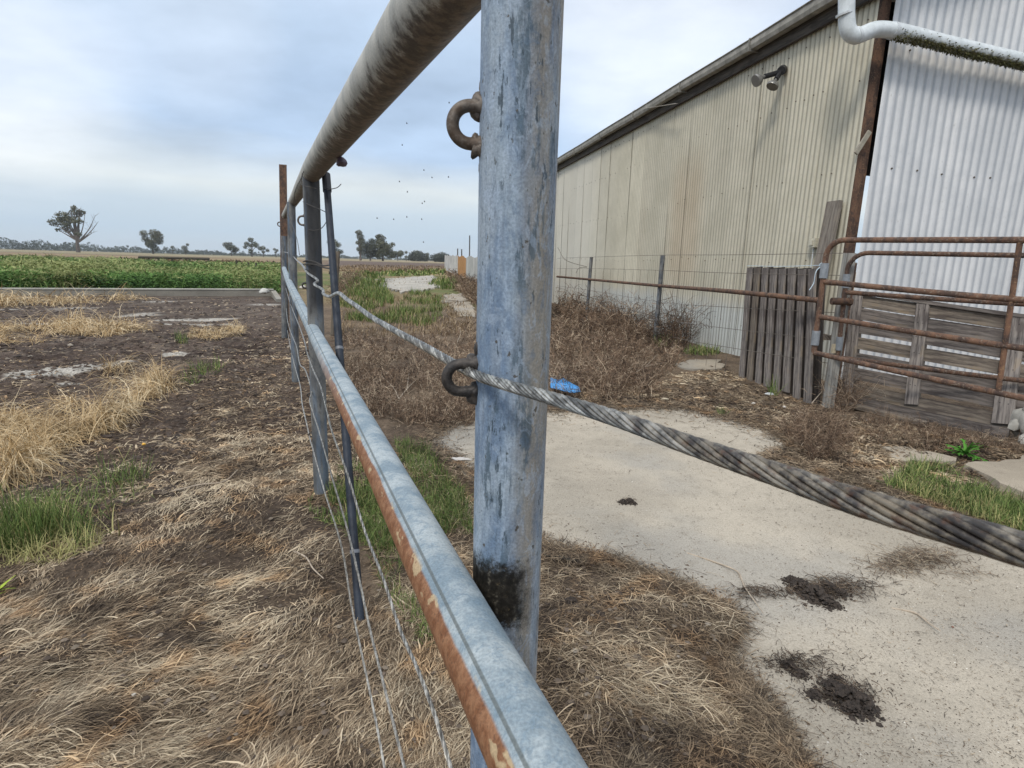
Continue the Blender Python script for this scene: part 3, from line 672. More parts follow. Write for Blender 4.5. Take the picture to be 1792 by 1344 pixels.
def resample(pts, ds):
    pts = np.array(pts); seg = np.linalg.norm(np.diff(pts, axis=0), axis=1); s = np.concatenate([[0], np.cumsum(seg)])
    n = max(8, int(s[-1] / ds)); t = np.linspace(0, s[-1], n)
    return np.stack([np.interp(t, s, pts[:, k]) for k in range(3)], 1), t
def rope(name, label, pts, R, mat, pitch=0.075, strands=6, group=None, ds=0.006, n=7):
    P, t = resample(smooth_pts(pts, 8), ds); T = np.gradient(P, axis=0); T /= np.linalg.norm(T, axis=1)[:, None]
    up = np.array([0, 0, 1.0]); Uu = up - T * (T @ up)[:, None]; Uu /= np.linalg.norm(Uu, axis=1)[:, None]; Wv = np.cross(T, Uu)
    rs = R * (0.43 if strands < 8 else 0.262); ro = R - rs; mb = MB()
    for k in range(strands):
        a = t / pitch * 2 * math.pi + k * 2 * math.pi / strands
        mb.tube(list(P + (Uu * np.cos(a)[:, None] + Wv * np.sin(a)[:, None]) * ro), rs, n, v0=k * 3.0)
    mb.tube(list(P[::3]), R * (0.45 if strands < 8 else 0.50), 8)
    o = mb.build(name, mat, smooth=False)
    o.data.polygons.foreach_set('use_smooth', np.ones(len(o.data.polygons), bool))
    return tag(o, label, 'wire rope', group)
def ropes():
    off = MAIN + FL * 0.0455
    def pl(x, y): return onP(x, y, off, FU)
    m0 = mat_rope('grey_wire_rope', (0.13, 0.125, 0.115), (0.50, 0.49, 0.445), 1.0)
    m1 = mat_rope('pale_wire_rope', (0.22, 0.21, 0.19), (0.50, 0.48, 0.43))
    far = [(497, 441, 8.2), (508, 444, 6.6), (519, 455, 4.6), (530, 465, 3.1), (539, 478, 2.62), (556, 491, 2.38), (550, 497, 2.28), (565, 507, 2.12), (566, 514, 2.02), (576, 519, 1.86), (592, 513, 1.62)]
    pts = [atY(*p) for p in far] + [pl(*p) for p in ((607, 524), (626, 537), (649, 554), (690, 578), (740, 605), (780, 628), (835, 657), (900, 678), (965, 697), (1080, 733), (1200, 776), (1350, 827), (1500, 878), (1650, 921), (1792, 962))]
    e = pts[-1] - pts[-3]; pts.append(pts[-1] + e * 2.5); pts.append(pts[-1] - FU * 1.0)
    rope('wire_rope', 'thick twisted grey steel cable threaded through the ring and sagging across the main post', pts, 0.0052, m0, pitch=0.10, strands=9, ds=0.005, n=8)
    lows = [
        ('third slack twisted wire, the one nearest the rail, hanging under the middle rail', [(500, 504, 8.2), (508, 531, 5.6), (517, 554, 4.6), (525, 574, 3.9), (533, 598, 3.3)],
         [(540, 625), (548, 647), (562, 679), (572, 719), (580, 752), (608, 830), (639, 931), (670, 1011), (701, 1104), (732, 1174), (763, 1258), (789, 1344)]),
        ('second slack twisted wire, the middle one of the three under the rail', [(501, 540, 8.2), (504, 565, 5.6), (509, 582, 4.8), (519, 607, 4.0), (525, 638, 3.4), (534, 647, 3.1), (541, 667, 2.9), (545, 687, 2.75)],
         [(542, 701), (548, 723), (557, 750), (582, 838), (608, 927), (627, 1006), (648, 1104), (670, 1192), (692, 1280), (708, 1344)]),
        ('lowest slack twisted wire, leftmost of the three at the bottom of the photo', [(503, 578, 8.2), (510, 616, 5.6), (517, 645, 4.4), (526, 679, 3.6), (529, 708, 3.2), (536, 739, 2.9)],
         [(542, 766), (546, 780), (568, 860), (599, 962), (615, 1059), (630, 1130), (657, 1258), (673, 1344)])]
    for lab, f, nr in lows:
        pts = [atY(*p) for p in f] + [pl(*p) for p in nr]
        # keep the near part in steady depth steps
        k0 = len(f); Ys = [p[1] for p in pts[k0:]]; Ys = np.array(Ys); Y2 = np.linspace(Ys[0], Ys[-1], len(Ys)); w = 0.35
        pts = pts[:k0] + [atY(nr[i][0], nr[i][1], Ys[i] * (1 - w) + np.convolve(np.pad(Ys, 1, 'edge'), [1 / 3] * 3, 'valid')[i] * w) for i in range(len(nr))]
        e = pts[-1] - pts[-2]; e /= np.linalg.norm(e); pts.append(pts[-1] + e * 0.25); pts.append(pts[-1] + e * 0.3 - FU * 0.8)
        rope('wire_rope', lab, pts, 0.0034, m1, pitch=0.06, strands=5, ds=0.012, n=5)
ropes()

# ------------------------------------------------------------------ picket, leaning dark pipe, tie wires
def small_steel():
    rust = mat_rust('picket_rust', 1.1)
    a = atY(495, 288, P4[1] + 0.08); b = np.array([P4[0] - 0.02, a[1], 0.2])
    t = thing('steel_picket', 'rusty brown steel picket standing up above the far end of the pipe fence', 'picket', (b[0], b[1], 0))
    mb = MB(); mb.beam((b[0], b[1], 0.0), a, 0.105, 0.012, up=(0, 1, 0)); mb.build('flange', rust, t)
    mb = MB(); mb.beam((b[0], b[1] + 0.03, 0.0), a + np.array([0, 0.03, 0]), 0.012, 0.05, up=(0, 1, 0)); mb.build('web', rust, t)
    dark = mat_galv('dark_pipe', 'dark')
    base = G(631, 1098); top = atY(571, 312, 2.66)
    t = thing('leaning_pipe', 'thin dark blue-grey pipe leaning against the second fence post', 'pipe', base)
    mb = MB(); mb.tube([base + (top - base) * k / 10 for k in range(11)], 0.0150, 20); mb.build('pipe', dark, t, smooth=True)
    d = top - base; d /= np.linalg.norm(d)
    mb = MB(); mb.tube([top - d * 0.07, top + d * 0.02], 0.0185, 16); mb.build('end_cap', mat_plain('black_rubber', (0.03, 0.03, 0.032), 0.7), t, smooth=True)
    for k in (0.13, 0.55): 
        p = base + (top - base) * k; mb = MB(); mb.tube([p, p + d * 0.012], 0.0162, 16); mb.build('band', mat_plain('pipe_band', (0.16, 0.17, 0.19), 0.5), t, smooth=True)
    wire = mat_plain('tie_wire', (0.055, 0.05, 0.045), 0.6)
    def w(label, pts, r=0.0018, n=6):
        mb = MB(); mb.tube(smooth_pts(pts, 6), r, n); return tag(mb.build('tie_wire', wire, smooth=True), label, 'wire')
    # around top rail at post 2, tail up; and link to the dark pipe
    A = lambda x, y, Y=2.62: atY(x, y, Y)
    w('dark wire twisted round the top rail with its tail pointing up', [A(535, 283), A(533, 296), A(529, 306), A(527, 318), A(532, 325, 2.56), A(546, 328, 2.54), A(553, 330, 2.6)])
    w('thin dark wire hanging in a loop beside the top rail', [A(534, 296, 2.7), A(527, 312, 2.9), A(519, 328, 3.3), A(515, 345, 3.8), A(518, 356, 4.0)])
    w('dark wire tying the leaning pipe high on the second post', [A(530, 353, 3.0), A(538, 357, 2.74), A(552, 363, 2.7), A(572, 373, 2.62), A(575, 378, 2.64), A(566, 396, 2.66), A(552, 403, 2.72), A(538, 402, 2.76)])
    w('bent wire end sticking out to the right of the leaning pipe', [A(572, 332, 2.6), A(584, 330, 2.62), A(592, 327, 2.66), A(597, 322, 2.66)])
    w('thin wire running down between the third and second posts', [A(503, 372, 5.2), A(510, 390, 4.9), A(518, 412, 4.2), A(522, 430, 3.6), A(524, 446, 3.2)], 0.0022)
    for k in range(2):
        w('black wire wrapped round the second post at cable height' + (', upper turn' if k == 0 else ', lower turn'), [A(531, 458 + 5 * k, 2.8), A(540, 456 + 6 * k, 2.735), A(552, 459 + 4 * k, 2.73), A(563, 464 + 3 * k, 2.7), A(577, 464 + 6 * k, 2.56)], 0.0035)
    # bolt lug under the top rail
    mb = MB(); p = atY(596, 285, 1.95); mb.blob(p, 0.016, 3, 0.3); mb.tube([p + np.array([0.0, 0, 0.02]), p + np.array([-0.02, 0.0, 0.03])], 0.012, 10)
    tag(mb.build('bolt_lug', mat_plain('lug', (0.10, 0.07, 0.09), 0.6), smooth=True), 'small dark bolt lug under the top rail', 'bolt')
small_steel()

# ------------------------------------------------------------------ shed
def shed():
    sh = thing('farm_shed', 'long corrugated iron farm shed, cream side wall and white end wall', 'shed', SHW)
    def sp(s, z, o=0.0): p = SHW + SU * s + SO * o; return np.array([p[0], p[1], z])
    K = onP(1497, 294, SHW, SU); s0 = (K - SHW) @ SU           # front corner, negative s
    ZE = onP(1400, 66, SHW, SU)[2]; LEN = 13.5
    pitch = 0.0762
    def sheet(name, a, du, n_out, length, z0, z1, mat, pitch, sheetw, slot=0.0, u_off=0.0, rag=0.0):
        spp = 10; n = int(length / pitch * spp); u = np.linspace(0, length, n + 1); rows = 9
        k = np.floor(u / sheetw).astype(int); rs = np.random.default_rng(5); tone_s = rs.random(200); st = (k % 2) * 0.003 + (rs.random(200)[k % 200] - 0.5) * 0.006
        ph = 2 * math.pi * u / pitch; prof = np.sign(np.sin(ph)) * np.abs(np.sin(ph)) ** 0.85 * 0.0085
        V = []; UV = []; TN = []; PN = []
        for r in range(rows):
            z = z0 + (z1 - z0) * r / (rows - 1)
            zz = np.full(n + 1, z)
            if r == 0: zz = z0 + rs.normal(size=200)[k % 200] * rag
            off = prof + st + 0.006 * np.sin(u * 0.9 + z * 1.3) + 0.003 * np.sin(u * 5.1 + z * 2)
            V.append(np.stack([a[0] + du[0] * u + n_out[0] * off, a[1] + du[1] * u + n_out[1] * off, zz], 1))
            UV.append(np.stack([u + u_off, zz], 1)); TN.append(tone_s[k % 200]); PN.append((prof / 0.0085 + 1) / 2)
        V = np.concatenate(V); UV = np.concatenate(UV); TN = np.concatenate(TN); PN = np.concatenate(PN)
        i = np.arange(n); q = np.concatenate([i + r * (n + 1) for r in range(rows - 1)])
        f = np.stack([q, q + 1, q + n + 2, q + n + 1], 1)
        return mesh_obj(name, V, f, mat, sh, uv=UV, smooth=True, attrs={'tone': TN, 'pan': PN})
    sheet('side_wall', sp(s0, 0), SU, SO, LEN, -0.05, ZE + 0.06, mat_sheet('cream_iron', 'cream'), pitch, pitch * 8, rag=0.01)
    ED = -SO                                                        # along the end wall, away from the yard
    K2 = onP(1524, 294, K + SU * 0.0, ED)
    K2 = K + ED * 0.28 - SU * 0.03
    d_ = ray(1525, 294); n_ = SU; t_ = ((K - SU * 0.03 - C0) @ n_) / (d_ @ n_); K2 = C0 + d_ * t_; K2[2] = 0
    d_ = ray(1792, 294); t_ = ((K - SU * 0.03 - C0) @ n_) / (d_ @ n_); K3 = C0 + d_ * t_
    wp = np.linalg.norm((K3 - K2)[:2]) / 18.4
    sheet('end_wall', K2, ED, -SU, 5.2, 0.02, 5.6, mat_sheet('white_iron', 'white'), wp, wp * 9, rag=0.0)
    print('white pitch', wp, 'eave', ZE, 's0', s0, 'K', K, K2)
    # screws
    scr = mat_plain('screw_heads', (0.09, 0.07, 0.05), 0.6); mb = MB()
    rs = random.Random(3)
    for z in (0.45, 1.32, 2.25, 3.15, 3.72):
        s = s0 + 0.1
        while s < s0 + LEN:
            if rs.random() < 0.8: mb.blob(sp(s, z + rs.uniform(-0.03, 0.03) + 0.02 * math.sin(s), 0.012), 0.0085, sub=1, amp=0)
            s += pitch * rs.choice((2, 3, 3, 4))
    for z in (2.25, 3.4):
        for k in (2, 5, 8, 12, 14, 19, 23, 27):
            p = K2 + ED * wp * (k + 0.25) - SU * 0.012; mb.blob((p[0], p[1], z + rs.uniform(-0.02, 0.02)), 0.011, sub=1, amp=0)
    tag(mb.build('screws', scr, sh), kind='stuff')
    # dark overlap lines between the sheets
    mb = MB()
    for s_, z0, z1 in [(0.60 * i * 1.016 + 0.61 * 0.0, 0.0, ZE) for i in (3, 6, 7, 10, 12, 13, 15, 17, 18, 19, 21)]:
        mb.beam(sp(s0 + s_, z0 + 0.05, 0.010), sp(s0 + s_ + 0.01, z1 - 0.05, 0.010), 0.006 + 0.004 * (s_ > 5), 0.003, up=SO)
    mb.build('sheet_laps', mat_plain('lap_shadow_gap', (0.12, 0.11, 0.085), 0.8), sh)
    # eave: fascia, gutter, roof edge
    fas = mat_wood('eave_timber', (0.10, 0.085, 0.07), (0.035, 0.03, 0.025))
    mb = MB(); mb.beam(sp(s0 - 0.35, ZE + 0.06, 0.045), sp(s0 + LEN, ZE + 0.06, 0.045), 0.20, 0.05, up=SO); mb.build('fascia', fas, sh)
    g = MB(); prof = [(0.07, 0.05), (0.075, -0.02), (0.09, -0.055), (0.135, -0.065), (0.185, -0.055), (0.20, -0.01), (0.195, 0.055), (0.21, 0.062), (0.21, 0.07), (0.188, 0.066), (0.188, -0.008), (0.175, -0.046), (0.135, -0.055), (0.097, -0.045), (0.084, -0.018), (0.08, 0.05)]
    nseg = 24; base = 0; GL = LEN + 0.6
    for k in range(nseg + 1):
        s_ = s0 - 0.42 + GL * k / nseg; dz = 0.005 * math.sin(k * 1.1)
        for (o_, z_) in prof: g.v.append(sp(s_, ZE + 0.145 + z_ + dz, o_)); g.uv.append((o_ + z_, s_))
    m_ = len(prof)
    for k in range(nseg):
        for i in range(m_):
            j = (i + 1) % m_; g.f.append([k * m_ + i, k * m_ + j, (k + 1) * m_ + j, (k + 1) * m_ + i])
    g.f.append(list(range(m_))); g.f.append([nseg * m_ + i for i in range(m_)][::-1])
    gm = mat_plain('gutter_grey', (0.27, 0.255, 0.22), 0.75, 0.0, 0.35, 9)
    go = g.build('gutter', gm, sh)
    jm = mat_plain('gutter_joint', (0.20, 0.19, 0.165), 0.8)
    for k in range(1, 8):
        jb = MB(); s_ = s0 + k * 1.9; jb.box(sp(s_, ZE + 0.14, 0.142), (0.14, 0.03, 0.155), ax=(SO, SU, (0, 0, 1))); jb.build('bracket', jm, go)
    # roof sheet rising from the eave
    e0 = sp(s0 - 0.32, ZE + 0.235, 0.13); L_ = LEN + 0.4; up = np.array([0, 0, 1.0])
    n = int(L_ / 0.0762 * 4); V = []; 
    for (o_, z_) in ((0.0, 0.0), (-5.0, 1.1)):
        for i in range(n + 1):
            u = L_ * i / n; p = e0 + SU * u + SO * o_ + up * (z_ + 0.008 * math.sin(2 * math.pi * u / 0.0762)); V.append(p)
    f = [[i, i + 1, n + 2 + i, n + 1 + i] for i in range(n)]
    mesh_obj('roof', V, f, gm, sh, uv=np.zeros((len(V), 2)), smooth=True)
    # strip of loose flashing caught on the gutter
    a = onP(1110, 192, SHW + SO * 0.22, SU); b = onP(1182, 180, SHW + SO * 0.16, SU)
    # rusty corner column and black panels painting the unlit inside behind the gap
    r1 = mat_rust('column_rust', 1.0)
    d_ = ray(1497, 294); Kc = K + ED * 0.012 - SU * 0.02
    def endp(x, y, back=0.0):
        d = ray(x, y); t = ((K + SU * (back - 0.04) - C0) @ SU) / (d @ SU); return C0 + d * t
    wcol = np.linalg.norm(endp(1521, 294) - endp(1499, 294)); print('col w', wcol)
    c_ = K + ED * (wcol / 2 + 0.012) + SU * 0.03
    mb = MB(); mb.beam((c_[0], c_[1], 0.0), (c_[0], c_[1], 5.2), wcol, 0.012, up=SU); 
    mb.beam((c_[0] + SU[0] * 0.05, c_[1] + SU[1] * 0.05, 0.0), (c_[0] + SU[0] * 0.05, c_[1] + SU[1] * 0.05, 5.2), 0.01, 0.09, up=SU)
    mb.build('corner_column', r1, sh)
    bp = MB(); q = c_ + ED * (wcol / 2 + 0.05) - SU * 0.03; zz = endp(1506, 262)[2]
    bp.beam(endp(1498, 265 + 0) + np.array([0, 0, -0.02]), endp(1522, 230), 0.045, 0.02, up=-SU); bp.build('cleat', mat_plain('grey_cleat', (0.30, 0.27, 0.21), 0.7), sh)
    dk = mat_plain('inside_shade', (0.012, 0.011, 0.011), 1.0)  # near-black panels stand in for the shade inside the shed
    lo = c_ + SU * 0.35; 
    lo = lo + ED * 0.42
    mb = MB(); mb.beam(lo + ED * 0.0 + np.array([0, 0, 2.05]), lo + np.array([0, 0, 5.4]), 0.9, 0.02, up=SU); mb.build('inside_shade_panel', dk, sh)
    mb = MB(); mb.beam(lo + np.array([0, 0, 0.0]), lo + np.array([0, 0, 1.74]), 0.9, 0.02, up=SU); mb.build('inside_shade_panel', dk, sh)
    # gable fascia on top of the end wall corner
    mb = MB(); mb.beam(sp(s0 - 0.3, ZE + 0.20, -0.02), sp(s0 + 0.4, ZE + 0.20, -0.02), 0.10, 0.25, up=SO); mb.build('eave_block', fas, sh)
    # downpipe: vertical drop, elbow, then a long slanting white run with moss beneath
    A_ = endp(1481, -90, -0.16); Bp = endp(1482, 52, -0.16); 
    pr = np.linalg.norm(endp(1495, 20, -0.16) - endp(1469, 20, -0.16)) / 2 * 0.9
    run = [endp(1497, 63, -0.17), endp(1530, 52, -0.17), endp(1560, 53, -0.17), endp(1660, 77, -0.17), endp(1792, 108, -0.17), endp(1990, 156, -0.17)]
    white = mat_downpipe()
    mb = MB(); mb.tube(smooth_pts([A_, A_ * 0.4 + Bp * 0.6, Bp + (A_ - Bp) * 0.12, Bp * 0.75 + run[0] * 0.25] + run, 8), pr, 28); dp = mb.build('downpipe', white, sh, smooth=True)
    cmm = mat_plain('pvc_collar', (0.60, 0.63, 0.64), 0.5)
    for p, q in ((endp(1478, 22, -0.16), endp(1478.5, 26, -0.16)), (run[0] + (run[1] - run[0]) * 0.0, run[0] + (run[1] - run[0]) * 0.12), (run[2], run[2] + (run[3] - run[2]) * 0.05)): cm = MB(); cm.tube([p, q], pr * 1.07, 28); cm.build('pipe_collar', cmm, dp, smooth=True)
    # moss fringe
    rs = np.random.default_rng(12); d = run[5] - run[2]; mv = []; mf = []
    N_ = 2600; tt = rs.random(N_) * 0.92; cc = run[2] + d * tt[:, None]; zoff = np.interp(tt, [0, 1], [0, 0]); base = []
    sm = np.array(run[2:]); sl = np.concatenate([[0], np.cumsum(np.linalg.norm(np.diff(sm, axis=0), axis=1))]); 
    pos = np.stack([np.interp(tt * sl[-1], sl, sm[:, k]) for k in range(3)], 1)
    ang = rs.normal(0, 0.7, N_); side = -SU
    nrm = np.outer(-np.cos(ang), [0, 0, 1.0]) + np.outer(np.sin(ang + 0.35), side); nrm /= np.linalg.norm(nrm, axis=1)[:, None]
    rt = pos + nrm * pr * 0.98; dd = nrm + rs.normal(0, 0.5, (N_, 3)); dd /= np.linalg.norm(dd, axis=1)[:, None]; ln = (0.008 + rs.random(N_) * 0.02) * (0.4 + 1.2 * fbm(tt * 5, tt * 0, 0.3, 2, 3))
    sdv = np.cross(dd, rs.normal(size=(N_, 3))); sdv /= np.linalg.norm(sdv, axis=1)[:, None]
    V = np.stack([rt - sdv * 0.005, rt + sdv * 0.005, rt + dd * ln[:, None] + sdv * 0.003, rt + dd * ln[:, None] - sdv * 0.003], 1).reshape(-1, 3)
    f = np.arange(N_ * 4).reshape(-1, 4)
    mesh_obj('moss', V, f, mat_rnd('moss', [(0, (0.05, 0.055, 0.02)), (0.6, (0.12, 0.12, 0.045)), (1, (0.20, 0.18, 0.09))], patch=20), dp, attrs={'rnd': np.repeat(rs.random(N_), 4)})
    # loose flashing strip (separate thing)
    mb = MB(); mb.beam(onP(1110, 193, SHW + SO * 0.16, SU), onP(1184, 181, SHW + SO * 0.24, SU), 0.035, 0.006, up=(0, 0, 1))
    tag(mb.build('loose_flashing', mat_plain('pale_strip', (0.45, 0.42, 0.36), 0.6)), 'loose pale metal strip poking out over the gutter of the shed', 'metal strip')
    return K, K2, ED, sp, s0, endp
def mat_downpipe():
    m, nt, b, L = mat_new('white_pvc'); uv = N(nt, 'ShaderNodeUVMap'); g = N(nt, 'ShaderNodeNewGeometry'); P = g.outputs['Position']
    sn = N(nt, 'ShaderNodeSeparateXYZ'); L(g.outputs['Normal'], sn.inputs[0])
    a = noise_(nt, P, 14, 6, 0.7)
    sp = N(nt, 'ShaderNodeSeparateXYZ'); L(P, sp.inputs[0])
    su = N(nt, 'ShaderNodeSeparateXYZ'); L(uv.outputs[0], su.inputs[0]); U = su.outputs['X']
    c = mixc(nt, thr(nt, a, 0.3, 0.7), (0.56, 0.60, 0.60), (0.72, 0.76, 0.77))
    lowside = thr(nt, math_(nt, 'ADD', math_(nt, 'ABSOLUTE', math_(nt, 'SUBTRACT', U, 0.5)), math_(nt, 'MULTIPLY', a, 0.22)), 0.30, 0.20)
    run = thr(nt, sp.outputs['X'], 3.62, 3.85)
    c = mixc(nt, math_(nt, 'MULTIPLY', lowside, run), c, mixc(nt, thr(nt, noise_(nt, P, 70, 4), 0.4, 0.6), (0.05, 0.05, 0.022), (0.16, 0.155, 0.07)))
    L(c, b.inputs['Base Color']); b.inputs['Roughness'].default_value = 0.45; return m
K, K2, ED, shp, s0, endp = shed()

def shed_fittings():
    blk = mat_plain('black_plastic', (0.018, 0.018, 0.02), 0.5)
    w = lambda x, y, o: onP(x, y, SHW + SO * o, SU)
    fl = thing('floodlight', 'black twin-head floodlight with glass bulbs fixed high on the cream wall', 'floodlight', w(1366, 125, 0.0))
    mb = MB(); mb.tube([w(1370, 122, 0.01), w(1367, 124, 0.10)], [0.055, 0.05], 20); mb.build('mount', blk, fl, smooth=True)
    b = w(1366, 126, 0.09)
    def head(p0, p1, p2, p3, r0, r1):
        h = MB(); h.tube([p0, p1], r0, 16); ho = h.build('lamp_holder', blk, fl, smooth=True)
        q = MB(); pts = [p1 + (p2 - p1) * k / 6 for k in range(7)]; q.tube(pts, [r0 * 0.6, r0 * 0.75, r0, r1 * 0.75, r1 * 0.92, r1, r1 * 0.97], 20)
        q.build('bulb', bulbmat, ho, smooth=True)
    bulbmat = mat_plain('lamp_glass', (0.22, 0.215, 0.20), 0.15, 0.2, 0.1)
    head(b, w(1358, 139, 0.17), w(1351, 152, 0.22), None, 0.030, 0.072)
    head(b, w(1338, 134, 0.30), w(1322, 142, 0.42), None, 0.030, 0.072)
    sb = thing('socket_box', 'small cream weatherproof socket box low on the cream wall', 'socket', w(1426, 425, 0))
    cr = mat_plain('cream_plastic', (0.55, 0.51, 0.40), 0.5)
    c = w(1425, 425, 0.04); mb = MB(); mb.box(c, (0.10, 0.07, 0.10), ax=(SU, SO, (0, 0, 1))); mb.build('housing', cr, sb)
    mb = MB(); mb.box(c + SO * 0.042, (0.055, 0.014, 0.055), ax=(SU, SO, (0, 0, 1))); mb.build('cover', cr, sb)
    mb = MB(); mb.tube([c + np.array([0, 0, -0.05]), c + np.array([0, 0, -0.35]), c + np.array([0, 0, -1.0])], 0.006, 8); mb.build('cable', mat_plain('white_cable', (0.6, 0.62, 0.62), 0.5), sb, smooth=True)
    # grey plank leaning on the wall
    wd = mat_wood('grey_timber', (0.26, 0.225, 0.185), (0.13, 0.11, 0.09))
    top = w(1461, 352, 0.06); bot = w(1420, 560, 0.22); bot = np.array([top[0] + SO[0] * 0.16 + 0.0, top[1] + SO[1] * 0.16, 0.0])
    mb = MB(); mb.beam(bot, top, 0.19, 0.045, up=SO, seg=3); tag(mb.build('timber_plank', wd), 'upright grey weathered plank leaning on the cream wall behind the gate', 'plank')
shed_fittings()

# ------------------------------------------------------------------ wire netting fence in front of the shed
def mesh_fence():
    rust = mat_rust('rail_rust', 1.1); galv = mat_galv('picket_galv', 'old')
    b2 = G(1146, 600); b1 = G(1026, 560); gp = G(1462, 712)
    fn = thing('wire_fence', 'wire netting fence with a rusty pipe rail in front of the cream shed wall', 'fence', b2)
    t2 = atY(1160, 447, b2[1]); t1 = atY(1035, 450, b1[1])
    for b, t in ((b2, t2), (b1, t1)):
        mb = MB(); mb.tube([b - np.array([0, 0, 0.1]), b * 0.5 + t * 0.5, t], 0.036, 14); mb.build('post', galv, fn, smooth=True)
    b0 = b1 + (b1 - b2) * 1.0
    r = [atY(1436, 526, gp[1]), atY(1300, 512, 5.95), atY(1153, 500, b2[1] - 0.05), atY(1031, 489, b1[1] - 0.05), atY(975, 484, b1[1] + 2.2)]
    mb = MB(); mb.tube(smooth_pts(r, 6), 0.024, 16); mb.build('pipe_rail', rust, fn, smooth=True)
    wires = MB()
    H = lambda y0, y1, y2_, y3: smooth_pts([atY(1478, y0, gp[1] + 0.1), atY(1300, (y0 + y1) / 2 + 1, 5.95 + 0.05), atY(1152, y1, b2[1] - 0.03), atY(1032, y2_, b1[1] - 0.03), atY(975, y3, b1[1] + 2.2)], 5)
    for ys in ((443, 446.5, 450, 452), (482, 473, 470, 470), (548, 528, 508, 500), (598, 556, 520, 510), (640, 582, 532, 520)): wires.tube(H(*ys), 0.0028, 4)
    for k in range(26):
        f = k / 25; Y = gp[1] + (b1[1] + 2 - gp[1]) * f
        x = np.interp(Y, [gp[1], 5.95, b2[1], b1[1], b1[1] + 2.2], [1470, 1300, 1152, 1032, 975]); yt = np.interp(Y, [gp[1], b2[1], b1[1] + 2.2], [482, 473, 470]); 
        p = atY(x, yt, Y); q = np.array([p[0], p[1], 0.02]); wires.tube([q, p], 0.0022, 4)
    wires.build('netting', mat_plain('rusty_wire', (0.13, 0.11, 0.09), 0.7), fn)
    # a stray curled wire at the far post
    mb = MB(); mb.tube(smooth_pts([atY(976, 433, 14), atY(990, 455, 13.5), atY(1008, 462, 13.5), atY(1027, 467, 13.4), atY(1012, 470, 13), atY(1008, 478, 13)], 5), 0.006, 5)
    tag(mb.build('stray_wire', mat_plain('stray', (0.16, 0.14, 0.11), 0.8), smooth=True), 'loose curled wire springing from the far post of the netting fence', 'wire')
mesh_fence()

# ------------------------------------------------------------------ pallets and gates
WOOD = mat_wood('pallet_wood', (0.29, 0.255, 0.225), (0.08, 0.068, 0.062)); WOOD2 = mat_wood('pallet_wood_brown', (0.24, 0.20, 0.155), (0.075, 0.06, 0.05))
GAP_SHADE = mat_wood('pallet_gap_shade', (0.075, 0.062, 0.052), (0.025, 0.02, 0.018))  # shade of the pallet gaps put into a near-black wood colour
def left_pallet():
    bl = G(1291, 658); br = G(1423, 707); tl = atY(1306, 467, bl[1] + 0.10); tr = atY(1432, 470, br[1] + 0.07)
    t = thing('timber_pallet', 'grey pallet of eight upright boards standing left of the gate', 'pallet', bl)
    x = np.cross((br - bl), (tl - bl)); x /= np.linalg.norm(x)
    if x @ (C0 - bl) < 0: x = -x
    n = 8; 
    for i in range(n):
        f = (i + 0.5) / n; lo = bl + (br - bl) * f; hi = tl + (tr - tl) * f; w = np.linalg.norm(br - bl) / n * 0.64
        mb = MB(); mb.beam(lo + (hi - lo) * random.uniform(-0.012, 0.02), lo + (hi - lo) * random.uniform(0.985, 1.0), w * random.uniform(0.93, 1.05), 0.014, up=x + SU * random.uniform(-0.06, 0.06), seg=4, warp=0.003); 
        bm_ = mb.build('board', WOOD2 if i in (1,) else WOOD, t)
    mb = MB()
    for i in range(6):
        f = (i + 0.5) / 6; lo = bl + (br - bl) * f - x * 0.062; hi = tl + (tr - tl) * f - x * 0.062; mb = MB(); mb.beam(lo, hi, np.linalg.norm(br - bl) / 6 * 0.99, 0.02, up=x); mb.build('gap_backing', GAP_SHADE, t)  # added backing, coloured dark for the shade between the boards
    for f in (0.1, 0.5, 0.9):
        a = bl + (tl - bl) * f - x * 0.125; b = br + (tr - br) * f - x * 0.125; mb = MB(); mb.beam(a, b, 0.045, 0.098, up=x); mb.build('bearer', WOOD2, t)
    mb = MB(); a = tl + (tr - tl) * 0.38 + x * 0.013; mb.tube(smooth_pts([a + np.array([0, 0, 0.0]), a + np.array([0.02, 0, -0.1]), a + np.array([-0.02, 0, -0.24])], 4), [0.02] * 8 + [0.008], 8)
    # blue-white twine knotted at the top right corner
    tw = MB(); k = atY(1440, 464, tr[1] - 0.06)
    for s_ in range(3): 
        a = s_ * 2.1; tw.tube(smooth_pts([k + np.array([0.03 * math.cos(a + q), 0, 0.018 * math.sin(a + q)]) for q in (0, 1.2, 2.4, 3.6, 4.8)], 3), 0.004, 6)
    tw.tube(smooth_pts([k, k + np.array([-0.05, 0, -0.05]), k + np.array([-0.06, 0, -0.16]), k + np.array([-0.09, 0, -0.22])], 4), 0.004, 6)
    tw.tube(smooth_pts([k + np.array([0.01, 0, 0]), atY(1380, 466, tr[1] + 0.3), tl + np.array([0, -0.02, 0.012])], 4), 0.003, 5)
    tag(tw.build('twine', mat_plain('baling_twine', (0.50, 0.60, 0.66), 0.6), smooth=True), 'pale blue twine knotted at the corner of the upright pallet', 'twine')
left_pallet()
